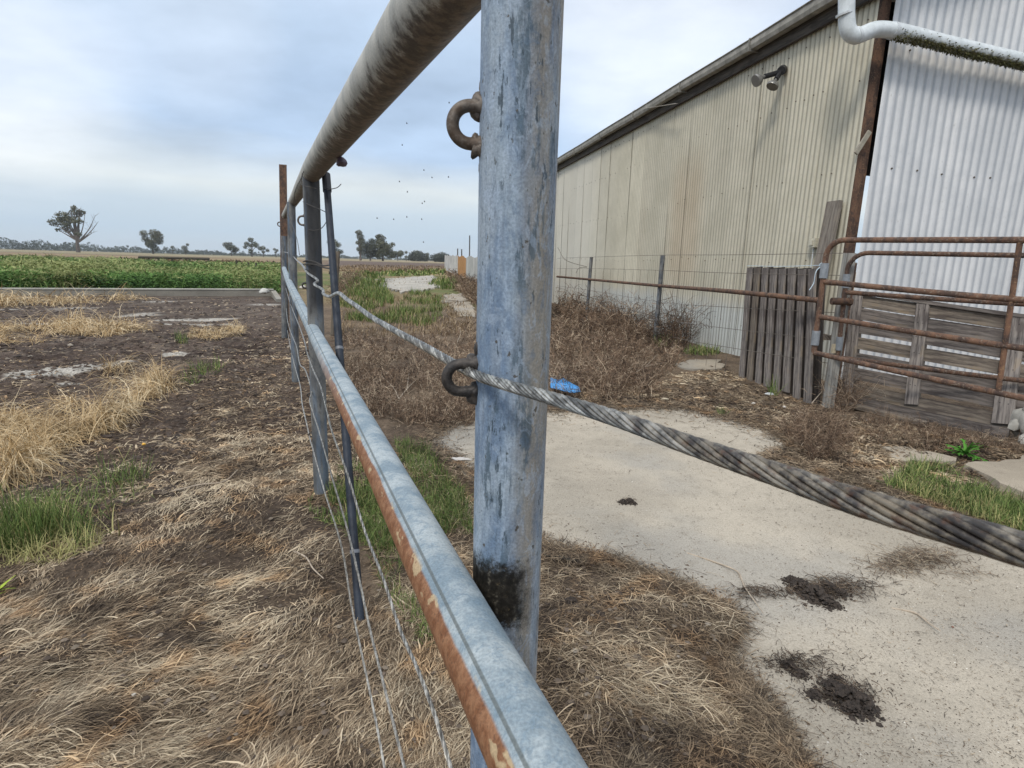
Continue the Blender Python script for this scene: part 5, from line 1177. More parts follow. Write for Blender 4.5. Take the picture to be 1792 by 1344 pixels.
def matted():
    s = SB()
    # combed, matted dead grass covering the near left
    Z = [(-500, 2100), (-500, 980), (0, 985), (150, 915), (300, 820), (420, 760), (545, 740), (560, 860), (600, 980), (700, 1080), (830, 1200), (840, 1500), (900, 2100)]
    def mat_layer(Z, n, lift, wid, dark=0.0, L0=0.05, L1=0.15, base_dir=None, spread=0.42, flow=2.6, bare=False):
        px, py = sample(Z, n); x, y = W2(px, py); k = fbm(x, y, 0.24, 55, 4) + 0.12 * rng.random(n) > (0.405 if bare else 0.0); px, py, x, y = px[k], py[k], x[k], y[k]; n = len(x); D = np.hypot(x, y)
        hd = dirw(px, py, 1.0, -0.55) if base_dir is None else base_dir(px, py)
        hd = hd + (fbm(x, y, 0.40, 51, 3) - 0.5) * flow + rng.normal(0, spread, n) + np.pi * (rng.random(n) < 0.3)
        cl = fbm(x, y, 0.16, 61, 3); L = rng.uniform(L0, L1, n) * (0.7 + 0.6 * cl)
        w = wid * (0.5 + 0.7 * rng.random(n) + 1.3 * (rng.random(n) < 0.10)) * np.maximum(1, D / 2.0)
        e0 = np.abs(rng.normal(lift, 0.22, n)) * (0.4 + 1.2 * fbm(x, y, 0.2, 81, 2)); e1 = -e0 - rng.uniform(0, 0.3, n)
        r = np.clip(rng.random(n) * 0.80 + (cl - 0.5) * 1.3 + 0.24 + (fbm(x, y, 0.5, 71, 2) - 0.5) * 0.5 - dark, 0, 1)
        s.add(x, y, L, w, hd, e0, e1, rng.normal(0, 0.32, n), 6, rnd=r, wob=0.17)
    mat_layer(Z, 96000, 0.10, 0.0021, 0.10, 0.025, 0.080, bare=True)
    mat_layer(Z, 40000, 0.26, 0.0020, -0.10, 0.03, 0.095, bare=True)
    mat_layer(Z, 60000, 0.10, 0.0024, 0.16, 0.008, 0.035, spread=1.3)
    mat_layer([(945, 968), (1130, 1012), (1205, 1045), (1292, 1092), (1262, 1165), (1335, 1245), (1392, 1344), (1480, 1500), (840, 1500), (820, 1180)], 9000, 0.15, 0.0024, 0.2, 0.008, 0.03, spread=1.6)
    # shorter trampled litter further up the fence line
    Z2 = [(300, 840), (330, 720), (380, 640), (470, 590), (540, 575), (640, 740), (640, 860), (560, 900), (420, 860)]
    mat_layer(Z2, 13000, 0.2, 0.0024, 0.10, 0.03, 0.09, spread=1.0)
    Z3 = [(-300, 1000), (-300, 560), (200, 520), (470, 520), (540, 600), (420, 800), (200, 900)]
    mat_layer(Z3, 26000, 0.12, 0.0028, 0.16, 0.02, 0.08, spread=1.4)
    # swept heap right of the post
    R1 = [(945, 968), (1060, 985), (1130, 1012), (1205, 1045), (1292, 1092), (1262, 1165), (1335, 1245), (1392, 1344), (1480, 1500), (1500, 2100), (900, 2100), (840, 1400), (820, 1180), (880, 1000)]
    mat_layer(R1, 42000, 0.24, 0.0020, 0.06, 0.03, 0.10, flow=4.5, base_dir=lambda a, b: dirw(a, b, 1.0, 0.25), spread=0.8)
    R2 = [(620, 830), (700, 780), (800, 830), (850, 900), (900, 960), (880, 1040), (820, 1180), (700, 1080), (640, 960)]
    mat_layer(R2, 11000, 0.3, 0.0022, 0.0, 0.03, 0.1, spread=1.2)
    # between brush, slab and pallets
    R3 = [(1180, 655), (1270, 640), (1300, 665), (1430, 710), (1500, 735), (1760, 775), (1850, 800), (1700, 830), (1650, 890), (1540, 855), (1470, 838), (1400, 812), (1345, 800), (1395, 782), (1330, 748), (1290, 735), (1190, 712), (1000, 716), (980, 690)]
    mat_layer(R3, 20000, 0.2, 0.0030, 0.12, 0.03, 0.10, spread=1.6)
    s.build('matted_grass', mS, 'matted dead grass and straw lying over the ground', 'dry grass')
    # looser litter creeping over the edge of the concrete and crumbs scattered on it
    c = SB(); n = 2600
    ex = []
    for i in range(len(SLAB)):
        a = np.array(SLAB[i]); b = np.array(SLAB[(i + 1) % len(SLAB)])
        if max(a[0], b[0]) > 2000 or max(a[1], b[1]) > 1500: continue
        m = int(np.hypot(*(b - a)) * 9); t = rng.random((m, 1)); ex.append(a + (b - a) * t + rng.normal(0, 1, (m, 2)) * np.array([1, 0.6]) * rng.choice([5, 12, 26], (m, 1), p=[0.5, 0.35, 0.15]))
    e = np.concatenate(ex); x, y = W2(e[:, 0], e[:, 1]); n = len(x); D = np.hypot(x, y)
    c.add(x, y, rng.uniform(0.02, 0.09, n), 0.0022 * np.maximum(1, D / 2), rng.uniform(0, TAU, n), rng.uniform(0, 0.35, n), rng.uniform(-0.3, 0.05, n), rng.normal(0, 0.8, n), 5, z=0.014, rnd=rng.random(n) * 0.8)
    px, py = sample([(760, 780), (965, 722), (1190, 716), (1390, 785), (1790, 950), (2000, 1344), (1400, 1344), (1260, 1165), (1290, 1090), (1130, 1012), (960, 966)], 9000)
    k = fbm(*W2(px, py), 0.5, 91, 3) + rng.random(len(px)) * 0.5 > 0.72; px, py = px[k], py[k]; x, y = W2(px, py); n = len(x); D = np.hypot(x, y)
    c.add(x, y, rng.exponential(0.006, n) + 0.002, 0.0017 * np.maximum(1, D / 1.8), rng.uniform(0, TAU, n), 0.02, 0.0, rng.normal(0, 0.5, n), 2, z=0.0135, rnd=rng.random(n) ** 1.6 * 0.9, face=0.2)
    c.build('straw_litter', mS, 'straw litter and grit strewn over the pale concrete', 'litter')
matted()

def clods():
    """crumbs of dry mud, dung and grit pressed into the ground of the paddock"""
    def scatter(name, label, cat, px, py, r0, r1, mat, zoff=0.0, z=None):
        x, y = W2(px, py); n = len(x); D = np.hypot(x, y); r = (r0 + (r1 - r0) * rng.random(n) ** 2.5) * np.maximum(1, D / 5)
        oct_ = np.array([[1, 0, 0], [0.3, 0.9, 0], [-0.8, 0.5, 0], [-0.7, -0.6, 0], [0.4, -0.9, 0], [0.1, 0.05, 0.7]])
        a = rng.uniform(0, TAU, n); ca, sa = np.cos(a), np.sin(a); j = 1 + rng.normal(0, 0.22, (n, 6, 3))
        P = oct_[None] * j; X = P[..., 0] * ca[:, None] - P[..., 1] * sa[:, None]; Y = P[..., 0] * sa[:, None] + P[..., 1] * ca[:, None]
        zz = (ground_z(x, y) if z is None else np.full(n, z)) + zoff
        V = np.stack([x[:, None] + X * r[:, None], y[:, None] + Y * r[:, None], zz[:, None] + P[..., 2] * r[:, None] * 0.8], 2)
        F = []
        for k in range(5): F.append([k, (k + 1) % 5, 5])
        F = (np.arange(n) * 6)[:, None, None] + np.array(F)[None]
        o = mesh_obj(name, V.reshape(-1, 3), F.reshape(-1, 3), mat, attrs={'rnd': np.repeat(rng.random(n), 6)}); tag(o, label, cat, kind='stuff')
    px, py = sample([(-300, 880), (-300, 520), (480, 520), (545, 600), (560, 760), (420, 800), (250, 900)], 20000)
    k = fbm(*W2(px, py), 0.35, 101, 3) > 0.47; px, py = px[k], py[k]
    scatter('mud_crumbs', 'dark crumbs of dried mud and dung over the trampled paddock', 'mud crumbs', px, py, 0.004, 0.024, mat_rnd('mud_crumb', [(0, (0.032, 0.024, 0.019)), (0.85, (0.085, 0.063, 0.049)), (0.97, (0.15, 0.12, 0.09)), (1, (0.30, 0.26, 0.21))], patch=5))
    px, py = sample([(-300, 1700), (-300, 700), (560, 640), (700, 1000), (1000, 1500)], 1300); q = sample([(950, 980), (1290, 1090), (1380, 1340), (900, 1344)], 450); q2 = sample([(1180, 660), (1430, 712), (1790, 785), (1700, 880), (1400, 800), (1200, 712)], 900)
    px = np.concatenate([px, q[0], q2[0]]); py = np.concatenate([py, q[1], q2[1]])
    scatter('gravel', 'small stones and clods lying in the dead grass', 'gravel', px, py, 0.003, 0.012, mat_rnd('gravel', [(0, (0.06, 0.045, 0.035)), (0.7, (0.16, 0.125, 0.095)), (0.97, (0.20, 0.165, 0.125)), (1, (0.34, 0.30, 0.25))], patch=9), 0.008)
    px, py = sample([(760, 780), (965, 722), (1190, 716), (1390, 785), (1790, 950), (2100, 1400), (1400, 1400), (1260, 1165), (1290, 1090), (1130, 1012), (960, 966)], 5200)
    ex = []
    for i in range(len(SLAB)):
        a = np.array(SLAB[i]); b = np.array(SLAB[(i + 1) % len(SLAB)])
        if max(a[0], b[0]) > 2000 or max(a[1], b[1]) > 1500: continue
        m = int(np.hypot(*(b - a)) * 5); t = rng.random((m, 1)); ex.append(a + (b - a) * t + rng.normal(0, 1, (m, 2)) * np.array([1, 0.6]) * rng.choice([6, 16, 34], (m, 1), p=[0.5, 0.3, 0.2]))
    e = np.concatenate(ex); scatter('dirt_crumbs', 'brown dirt crumbs spilling over the edge of the concrete', 'dirt', e[:, 0], e[:, 1], 0.0015, 0.0075, mat_rnd('dirt_crumb', [(0, (0.05, 0.036, 0.027)), (1, (0.17, 0.125, 0.09))], patch=9), z=0.012)
    scatter('grit', 'tiny grit and crumbs on the pale concrete', 'grit', px, py, 0.0010, 0.0036, mat_rnd('grit', [(0, (0.05, 0.04, 0.03)), (0.7, (0.19, 0.15, 0.115)), (1, (0.60, 0.57, 0.50))], patch=9), z=0.012)
clods()

def straw_clumps():
    # golden straw: banks that read as one mass, each bank its own object
    banks = [('broad bank of golden straw at the left edge in front of the mud', [(-300, 850), (-300, 740), (0, 735), (90, 715), (190, 640), (240, 655), (300, 650), (320, 668), (250, 720), (190, 760), (90, 800), (20, 850)], 26000, 0.30, 0.0042),
             ('second golden straw bank across the mud, behind the nearest one', [(-300, 640), (-300, 572), (0, 575), (100, 567), (165, 560), (250, 575), (265, 578), (200, 590), (90, 600), (0, 612)], 13000, 0.34, 0.0075),
             ('small golden straw patch between the mud and the far fence posts', [(328, 594), (340, 578), (400, 572), (430, 574), (425, 588), (370, 598)], 1600, 0.17, 0.006),
             ('thin band of golden straw at the foot of the low concrete wall', [(-300, 545), (-300, 526), (0, 523), (120, 524), (170, 518), (230, 520), (280, 528), (200, 532), (60, 540)], 6000, 0.42, 0.013)]
    for lab, poly, n, L0, w0 in banks:
        s = SB(); px, py = sample(poly, n); x, y = W2(px, py)
        cl = fbm(x, y, 0.5 if n > 5000 else 0.6, 111, 3); cl = cl * 0.6 + 0.4 * fbm(x, y, 0.18, 113, 2); k = (cl > 0.46 + 0.07 * rng.random(n)); x, y, px, py, cl = x[k], y[k], px[k], py[k], cl[k]; n = len(x)
        kn = np.floor(fbm(x, y, 0.3, 121, 2) * 7); hd = kn * 1.7 + rng.normal(0, 0.9, n)
        up = rng.random(n); e0 = np.where(up < 0.72, rng.uniform(0.0, 0.6, n), rng.uniform(0.6, 1.3, n)) * (0.5 + cl)
        L = L0 * rng.uniform(0.4, 1.25, n) * (0.5 + cl); D = np.hypot(x, y)
        s.add(x, y, L, w0 * rng.uniform(0.5, 1.1, n), hd, e0, e0 - rng.uniform(0.9, 2.3, n), rng.normal(0, 0.7, n), 6, rnd=np.clip(rng.random(n) * 0.75 + (cl - 0.5) * 1.2 + 0.15, 0, 1), z=ground_z(x, y) + np.maximum(0, cl - 0.42) * L0 * 1.2 * rng.random(n))
        s.build('golden_straw', mG, lab, 'straw')
straw_clumps()

def tuft(s, px, py, rx, ry, n, L, w, spread=0.5, droop=0.9, rnd=(0, 1), lean=0.0, zt=None, S=5):
    a = rng.uniform(0, TAU, n); r = np.sqrt(rng.random(n)); X = px + np.cos(a) * r * rx; Y = py + np.sin(a) * r * ry
    x, y = W2(X, Y); e0 = np.pi / 2 - np.abs(rng.normal(0, spread, n)); 
    s.add(x, y, L * rng.uniform(0.45, 1.15, n), w * rng.uniform(0.6, 1.2, n), rng.uniform(0, TAU, n), e0, e0 - rng.uniform(0.1, droop, n), rng.normal(0, 0.4, n), S, z=zt, rnd=rng.uniform(rnd[0], rnd[1], n))
def greens():
    # single tussocks
    def one(label, name, cat, parts, mat=mGr, group=None):
        s = SB()
        for p in parts: tuft(s, *p)
        s.build(name, mat, label, cat, kind=None)
    one('green grass tussock at the left edge above the matted dead grass', 'grass_tussock', 'grass tussock', [(20, 935, 60, 24, 420, 0.20, 0.0036, 0.30, 0.6), (85, 930, 45, 24, 300, 0.18, 0.0036, 0.32, 0.7), (140, 940, 30, 18, 130, 0.14, 0.0034, 0.5, 0.9), (-150, 930, 120, 40, 600, 0.2, 0.004, 0.35, 0.6), (60, 955, 120, 25, 700, 0.11, 0.003, 1.0, 1.4, (0.9, 1.0)), (100, 900, 110, 22, 200, 0.14, 0.003, 0.9, 1.2, (0.3, 1.0))])
    one('sparse blue-green grass clump between the straw and the dead grass', 'grass_tussock', 'grass tussock', [(215, 838, 45, 16, 150, 0.17, 0.0036, 0.7, 1.0), (180, 870, 90, 14, 130, 0.16, 0.003, 1.2, 1.3, (0.5, 1.0))])
    one('yellow-green leaf blades poking in at the left edge', 'leaf_blades', 'plant', [(-22, 1035, 20, 20, 26, 0.10, 0.010, 1.0, 0.9, (0, 1))], mat_rnd('lime_leaf', [(0, (0.22, 0.32, 0.03)), (1, (0.42, 0.50, 0.08))]))
    one('long pale green blade lying on the dead grass near the left tussock', 'long_grass_tuft', 'grass tuft', [(200, 935, 10, 4, 5, 0.24, 0.006, 1.45, 0.2, (0.9, 1.0))])
    one('green grass clump right of the golden straw bank', 'grass_tussock', 'grass tussock', [(362, 655, 30, 9, 130, 0.16, 0.005, 0.6, 0.9), (330, 672, 20, 6, 60, 0.12, 0.005, 0.6, 0.9)])
    one('little green clump in the mud beside the small golden patch', 'grass_tussock', 'grass tussock', [(318, 600, 12, 4, 70, 0.16, 0.007, 0.4, 0.7)])
    one('green clump leaning over the low concrete wall', 'grass_tussock', 'grass tussock', [(221, 514, 10, 3, 70, 0.35, 0.02, 0.6, 0.8)])
    one('tiny green tuft in the brown dirt left of the upright pallet', 'grass_tussock', 'grass tussock', [(1262, 726, 12, 4, 60, 0.09, 0.003, 0.8, 0.9)])
    one('green blades at the foot of the upright pallet boards', 'grass_tussock', 'grass tussock', [(1352, 690, 8, 4, 30, 0.2, 0.006, 0.3, 0.6)])
    one('green weed tuft at the foot of the netting fence post', 'grass_tussock', 'grass tussock', [(1165, 603, 22, 6, 260, 0.20, 0.013, 0.7, 0.9)])
    one('green weed tuft at the foot of the cream wall behind the flat slab', 'grass_tussock', 'grass tussock', [(1228, 618, 32, 5, 240, 0.15, 0.011, 0.9, 0.9, (0.3, 1.0))])
    # bright leafy thistle by the pallet
    pl = thing('leafy_plant', 'bright green leafy weed growing in the dirt before the leaning pallet', 'plant', G(1688, 797)); s = SB(); x, y = W2(np.full(17, 1688.0), np.full(17, 797.0)); n = 17
    hd = rng.uniform(0, TAU, n); LL = rng.uniform(0.06, 0.17, n); el = rng.uniform(0.1, 1.25, n)
    s.add(x, y, LL, rng.uniform(0.016, 0.026, n), hd, el, el - 0.5, rng.normal(0, 0.3, n), 6, z=0.01, rnd=rng.random(n), face=0.9)
    for q in range(7):
        f = rng.uniform(0.3, 0.95, n); e_ = el - 0.25 * f; sd_ = 1 if q % 2 else -1
        s.add(x + np.cos(hd) * np.cos(e_) * LL * f, y + np.sin(hd) * np.cos(e_) * LL * f, rng.uniform(0.018, 0.040, n), rng.uniform(0.012, 0.018, n), hd + sd_ * rng.uniform(0.4, 1.0, n), e_ * 0.6, e_ * 0.6 - 0.6, 0.0, 3, z=0.01 + np.sin(e_) * LL * f, rnd=rng.random(n), face=0.9)
    o = s.build('leaves', mat_rnd('bright_leaf', [(0, (0.06, 0.20, 0.02)), (1, (0.12, 0.32, 0.05))]), None, None, kind=None, parent=pl)
    # creeping green by the fence foot and right of the yard: nobody could count it
    s = SB()
    def zone(poly, n, L, w, spread=0.7, droop=1.0, rnd=(0, 1), thr_=0.0, sc=0.4):
        px, py = sample(poly, n); x, y = W2(px, py); k = fbm(x, y, sc, 131, 3) > thr_; x, y = x[k], y[k]; n = len(x); e0 = np.pi / 2 - np.abs(rng.normal(0, spread, n))
        s.add(x, y, L * rng.uniform(0.4, 1.2, n), w * rng.uniform(0.6, 1.2, n), rng.uniform(0, TAU, n), e0, e0 - rng.uniform(0.2, droop, n), rng.normal(0, 0.5, n), 4, rnd=rng.uniform(rnd[0], rnd[1], n))
    zone([(605, 800), (640, 790), (680, 860), (700, 960), (650, 960), (600, 930), (575, 880)], 3600, 0.085, 0.0034, 0.9, 1.3, thr_=0.42, sc=0.2)
    zone([(690, 770), (740, 770), (815, 860), (830, 930), (770, 930), (710, 850)], 4200, 0.075, 0.0032, 0.9, 1.3, thr_=0.40, sc=0.2)
    zone([(640, 960), (700, 940), (860, 1200), (800, 1250), (680, 1050)], 1500, 0.06, 0.0028, 0.9, 1.2, thr_=0.52, sc=0.15)
    zone([(540, 860), (600, 880), (590, 930), (540, 900)], 500, 0.05, 0.003, 0.9, 1.2, thr_=0.45, sc=0.15)
    zone([(1540, 858), (1600, 812), (1660, 822), (1720, 860), (1792, 880), (1900, 930), (1900, 985), (1792, 945), (1700, 916), (1620, 880)], 6500, 0.10, 0.0042, 0.9, 1.2, thr_=0.40, sc=0.3)
    zone([(1560, 858), (1700, 880), (1850, 960), (1700, 915)], 1500, 0.09, 0.004, 1.1, 1.2, (0.9, 1.0))
    s.build('green_grass', mGr, 'low green grass creeping along the fence foot and the edge of the concrete', 'grass')
    # the green and straw corridor beyond the fence
    s = SB()
    def zone2(sb, poly, n, L, w, thr_, kk, rnd=(0, 1), spread=0.4, sc=1.2):
        px, py = sample(poly, n); x, y = W2(px, py); k = fbm(x, y, sc, kk, 3) > thr_; x, y = x[k], y[k]; n = len(x); e0 = np.pi / 2 - np.abs(rng.normal(0, spread, n)); D = np.hypot(x, y)
        sb.add(x, y, L * rng.uniform(0.4, 1.2, n), w * rng.uniform(0.6, 1.2, n) * np.maximum(1, D / 9), rng.uniform(0, TAU, n), e0, e0 - rng.uniform(0.1, 1.0, n), rng.normal(0, 0.4, n), 4, rnd=rng.uniform(rnd[0], rnd[1], n))
    zone2(s, [(590, 535), (610, 495), (640, 478), (675, 490), (680, 515), (690, 530), (640, 545)], 3200, 0.30, 0.010, 0.42, 141)
    zone2(s, [(690, 545), (720, 505), (745, 510), (772, 520), (775, 560), (740, 575), (670, 568), (600, 560), (640, 545)], 5200, 0.20, 0.008, 0.50, 142, sc=0.7)
    zone2(s, [(750, 500), (765, 488), (800, 492), (800, 505), (775, 507)], 700, 0.32, 0.014, 0.45, 143)
    zone2(s, [(600, 480), (780, 472), (780, 482), (700, 484)], 1100, 0.32, 0.025, 0.45, 144)
    s.build('corridor_grass', mGr, 'green grass clumps growing between the pipe fence and the pale track', 'grass')
    s = SB()
    zone2(s, [(585, 600), (590, 520), (700, 520), (830, 530), (830, 590), (700, 590)], 4200, 0.16, 0.008, 0.45, 151, (0.2, 1), 0.9, 0.8)
    zone2(s, [(575, 480), (600, 464), (790, 466), (790, 474), (650, 478)], 4200, 0.26, 0.012, 0.45, 152, (0, 0.9), 0.7, 3)
    zone2(s, [(370, 470), (480, 474), (480, 462), (390, 456)], 1500, 0.45, 0.018, 0.42, 153, (0.1, 0.9), 0.6, 3)
    zone2(s, [(-300, 456), (480, 465), (480, 459), (-300, 447)], 2200, 0.35, 0.05, 0.52, 154, (0, 0.35), 0.7, 5)
    zone2(s, [(668, 500), (690, 486), (755, 482), (762, 492), (745, 505), (775, 512), (815, 535), (828, 560), (790, 560), (768, 535), (700, 512)], 2600, 0.12, 0.010, 0.50, 155, (0, 1), 1.2, 0.9)
    s.build('field_straw', mat_rnd('field_blade', [(0, (0.075, 0.050, 0.030)), (0.5, (0.21, 0.145, 0.080)), (1, (0.42, 0.32, 0.19))], patch=0.5), 'tall straw-coloured grass standing beyond the yard', 'dry grass')
greens()

def lush():
    """the deep green weed bed beyond the kerb: leafy masses and blades"""
    s = SB(); n = 60000
    px = rng.uniform(-350, 492, n); py = 456 + (511 - 456) * rng.random(n) ** 0.75; py = py + 0.026 * (px - 240)* 0.35
    x, y = W2(px, py); ok = (y > 17.2) & (y < 62); x, y, px, py = x[ok], y[ok], px[ok], py[ok]; n = len(x); D = np.hypot(x, y)
    cl = fbm(x, y, 1.6, 161, 3); H = (0.36 + 0.75 * (cl - 0.4) + 0.5 * (fbm(x, y, 4.0, 165, 2) - 0.5)) * np.interp(D, [18, 26, 60], [1.05, 1.0, 0.8]); e0 = np.pi / 2 - np.abs(rng.normal(0, 0.75, n))
    q = rng.random(n) < 0.45; s.add(x[q], y[q], (H * rng.uniform(0.4, 1.2, n))[q], (0.016 * D / 18 * rng.uniform(0.5, 1.3, n))[q], rng.uniform(0, TAU, q.sum()), e0[q], (e0 - rng.uniform(0.2, 1.6, n))[q], rng.normal(0, 0.6, q.sum()), 4, z=0.0, rnd=np.clip(rng.random(q.sum()) * 0.75 + (cl[q] - 0.5) * 2.4 + 0.15, 0, 1))
    if 0: s.add(x, y, H * rng.uniform(0.4, 1.25, n), 0.020 * D / 18 * rng.uniform(0.5, 1.3, n), rng.uniform(0, TAU, n), e0, e0 - rng.uniform(0.2, 1.6, n), rng.normal(0, 0.6, n), 4, z=H * 0.35 * rng.random(n), rnd=np.clip(rng.random(n) * 0.75 + (cl - 0.5) * 2.4 + 0.15 + 0.25 * (D - 18) / 20, 0, 1))
    n = len(x); k = rng.random(n) < 0.9; X, Y, Hk, Dk, ck = x[k], y[k], np.maximum(H[k], 0.12), D[k], cl[k]
    for rep in range(3):
        m = len(X); zz = Hk * rng.random(m) ** 0.6 * 1.02
        s.add(X + rng.normal(0, 0.15, m), Y + rng.normal(0, 0.15, m), rng.uniform(0.06, 0.17, m) * Dk / 20, 0.022 * Dk / 20 * rng.uniform(0.5, 1.4, m), rng.uniform(0, TAU, m), rng.uniform(-0.5, 1.1, m), rng.uniform(-0.9, 0.6, m), rng.normal(0, 0.4, m), 2, z=zz,
              rnd=np.clip(rng.random(m) * 0.6 + (ck - 0.5) * 2.6 + 0.10 + 0.30 * zz / Hk + 0.4 * (fbm(X, Y, 3.0, 167, 2) - 0.5), 0, 1), face=1.4)
    s.build('green_weeds', mL, 'dense bed of tall green weeds behind the low concrete wall', 'weeds')
    # broad-leaved dark clump in front
    s = SB(); n = 9000; px = rng.normal(140, 55, n); py = rng.uniform(497, 512, n); x, y = W2(px, py); ok = (y > 17.4); x, y = x[ok], y[ok]; n = len(x)
    s.add(x, y, rng.uniform(0.05, 0.13, n), rng.uniform(0.04, 0.08, n), rng.uniform(0, TAU, n), rng.uniform(-0.5, 0.6, n), rng.uniform(-0.9, 0.2, n), 0.0, 2, z=rng.random(n) ** 1.3 * 0.5 * np.interp(px[ok], [0, 140, 280], [0.5, 1, 0.5]), rnd=rng.random(n) * 0.75)
    s.build('broadleaf_weeds', mat_rnd('broadleaf', [(0, (0.02, 0.05, 0.016)), (0.6, (0.055, 0.12, 0.034)), (1, (0.13, 0.22, 0.07))], patch=1.5), 'dark broad-leaved weeds spilling towards the low concrete wall', 'weeds')
lush()

def brush():
    """dead brown weeds: tangles of stems with short side twigs"""
    def tangle(sb, poly, n, H, w, dens_thr=0.0, kk=171, sc=0.6, nt=6, up=0.75, rnd=(0, 0.9)):
        px, py = sample(poly, n); x, y = W2(px, py); k = fbm(x, y, sc, kk, 3) > dens_thr; x, y = x[k], y[k]; n = len(x); D = np.hypot(x, y); ww = w * np.maximum(1, D / 5)
        h = rng.uniform(0, TAU, n); e0 = np.pi / 2 - np.abs(rng.normal(0, up, n)); L = H * rng.uniform(0.35, 1.2, n) * (0.5 + fbm(x, y, sc, kk + 5, 2)); e1 = e0 - rng.uniform(0.1, 1.2, n)
        r0 = rng.uniform(rnd[0], rnd[1], n); sb.add(x, y, L, ww, h, e0, e1, rng.normal(0, 0.6, n), 5, rnd=r0, face=1.5)
        gz = ground_z(x, y)
        for q in range(nt):     # side twigs springing from the stem
            f = rng.uniform(0.25, 0.95, n); em = e0 + (e1 - e0) * f * 0.5; X = x + np.cos(h) * np.cos(em) * L * f; Y = y + np.sin(h) * np.cos(em) * L * f; Z = gz + np.sin(em) * L * f
            sb.add(X, Y, L * rng.uniform(0.12, 0.38, n), ww * 0.75, rng.uniform(0, TAU, n), rng.uniform(-0.5, 1.3, n), rng.uniform(-0.9, 0.9, n), rng.normal(0, 1.0, n), 3, z=np.maximum(Z, gz + 0.004), rnd=np.clip(r0 + rng.normal(0, 0.15, n), 0, 1), face=1.5)
    s = SB()
    tangle(s, [(585, 585), (640, 590), (700, 600), (830, 560), (838, 700), (830, 745), (740, 752), (690, 735), (640, 720), (605, 680)], 3600, 0.17, 0.0040, 0.30, rnd=(0, 1))
    tangle(s, [(580, 500), (600, 480), (640, 478), (630, 500), (600, 525), (585, 540)], 900, 0.34, 0.0035, 0.3)
    tangle(s, [(780, 478), (800, 480), (838, 500), (838, 545), (810, 520), (790, 500)], 1100, 0.5, 0.0035, 0.2)
    s.build('dead_weeds', mB_, 'tangled dead brown weeds between the pipe fence and the concrete', 'dead weeds')
    s = SB()
    tangle(s, [(965, 560), (1010, 552), (1080, 565), (1150, 598), (1200, 620), (1180, 650), (1140, 672), (1160, 695), (1060, 705), (965, 700)], 3800, 0.28, 0.0042, 0.30, 181, rnd=(0, 1))
    tangle(s, [(965, 545), (1030, 540), (1100, 560), (1150, 590), (1120, 605), (1000, 580)], 900, 0.55, 0.0048, 0.25, 182, up=0.5)
    tangle(s, [(1150, 595), (1185, 588), (1210, 605), (1200, 618), (1160, 612)], 170, 0.62, 0.0050, 0.2, 183, up=0.45, rnd=(0, 0.6))
    s.build('dead_weeds', mB_, 'heap of dead brown brush along the netting fence below the cream wall', 'dead weeds')
    s = SB()
    tangle(s, [(1365, 760), (1400, 735), (1460, 735), (1490, 760), (1470, 800), (1420, 810)], 1100, 0.20, 0.0028, 0.1, 191)
    tangle(s, [(1500, 735), (1600, 745), (1780, 780), (1790, 800), (1640, 790), (1520, 775)], 700, 0.13, 0.0026, 0.3, 192)
    tangle(s, [(1445, 700), (1475, 690), (1500, 715), (1470, 735)], 200, 0.35, 0.003, 0.1, 193, up=0.5)
    s.build('dead_weeds', mB_, 'dry weeds at the foot of the leaning pallet and the gates', 'dead weeds')
    # pale bare sticks
    st = mat_plain('bleached_stick', (0.40, 0.33, 0.25), 0.8, 0, 0.2, 30, 0)
    sticks = [('pale forked stick in the brown weeds below the sagging cable', [[(698, 706), (720, 680), (742, 665), (790, 660)], [(698, 706), (690, 688), (668, 665)], [(712, 690), (716, 660)]], 0.05),
              ('pale stick lying on the near brush right of the main post', [[(1112, 664), (1135, 652), (1165, 646)], [(1128, 655), (1150, 630)]], 0.10),
              ('upright thin pale stalk in the brown weeds beside the leaning pipe', [[(800, 610), (806, 590), (802, 578)]], 0.10),
              ('thin dry twig leaning at the foot of the upright pallet', [[(1418, 725), (1440, 698), (1456, 680)], [(1440, 698), (1470, 702)]], 0.12),
              ('long thin root lying in the matted dead grass left of the fence', [[(300, 860), (350, 848), (390, 843), (416, 822)]], 0.02),
              ('fine branching twig lying on the concrete above the dung', [[(1202, 968), (1255, 985), (1290, 1000), (1302, 1025), (1335, 1072)], [(1290, 1000), (1310, 1040)]], 0.016),
              ('thin curved twig on the concrete right of the dung', [[(1560, 1065), (1600, 1072), (1625, 1090), (1646, 1104)]], 0.016),
              ('pale curly stalk on the matted grass beside the first leaning pipe', [[(515, 965), (535, 975), (548, 995), (566, 1012)]], 0.03)]
    for lab, brs, z in sticks:
        mb = MB()
        for i, b in enumerate(brs):
            P = [G(p[0], p[1], z * (0.6 + 0.4 * k)) if z < 0.05 else G(p[0], p[1], 0.02) + np.array([0, 0, z * 0.8]) for k, p in enumerate(b)]
            r = 0.0035 if np.linalg.norm(P[0][:2]) > 2 else 0.0016; mb.tube(smooth_pts(P, 5), np.linspace(r * 1.2, r * 0.5, (len(P) - 1) * 5 + 1), 6)
        tag(mb.build('stick', st, smooth=True), lab, 'stick')
brush()

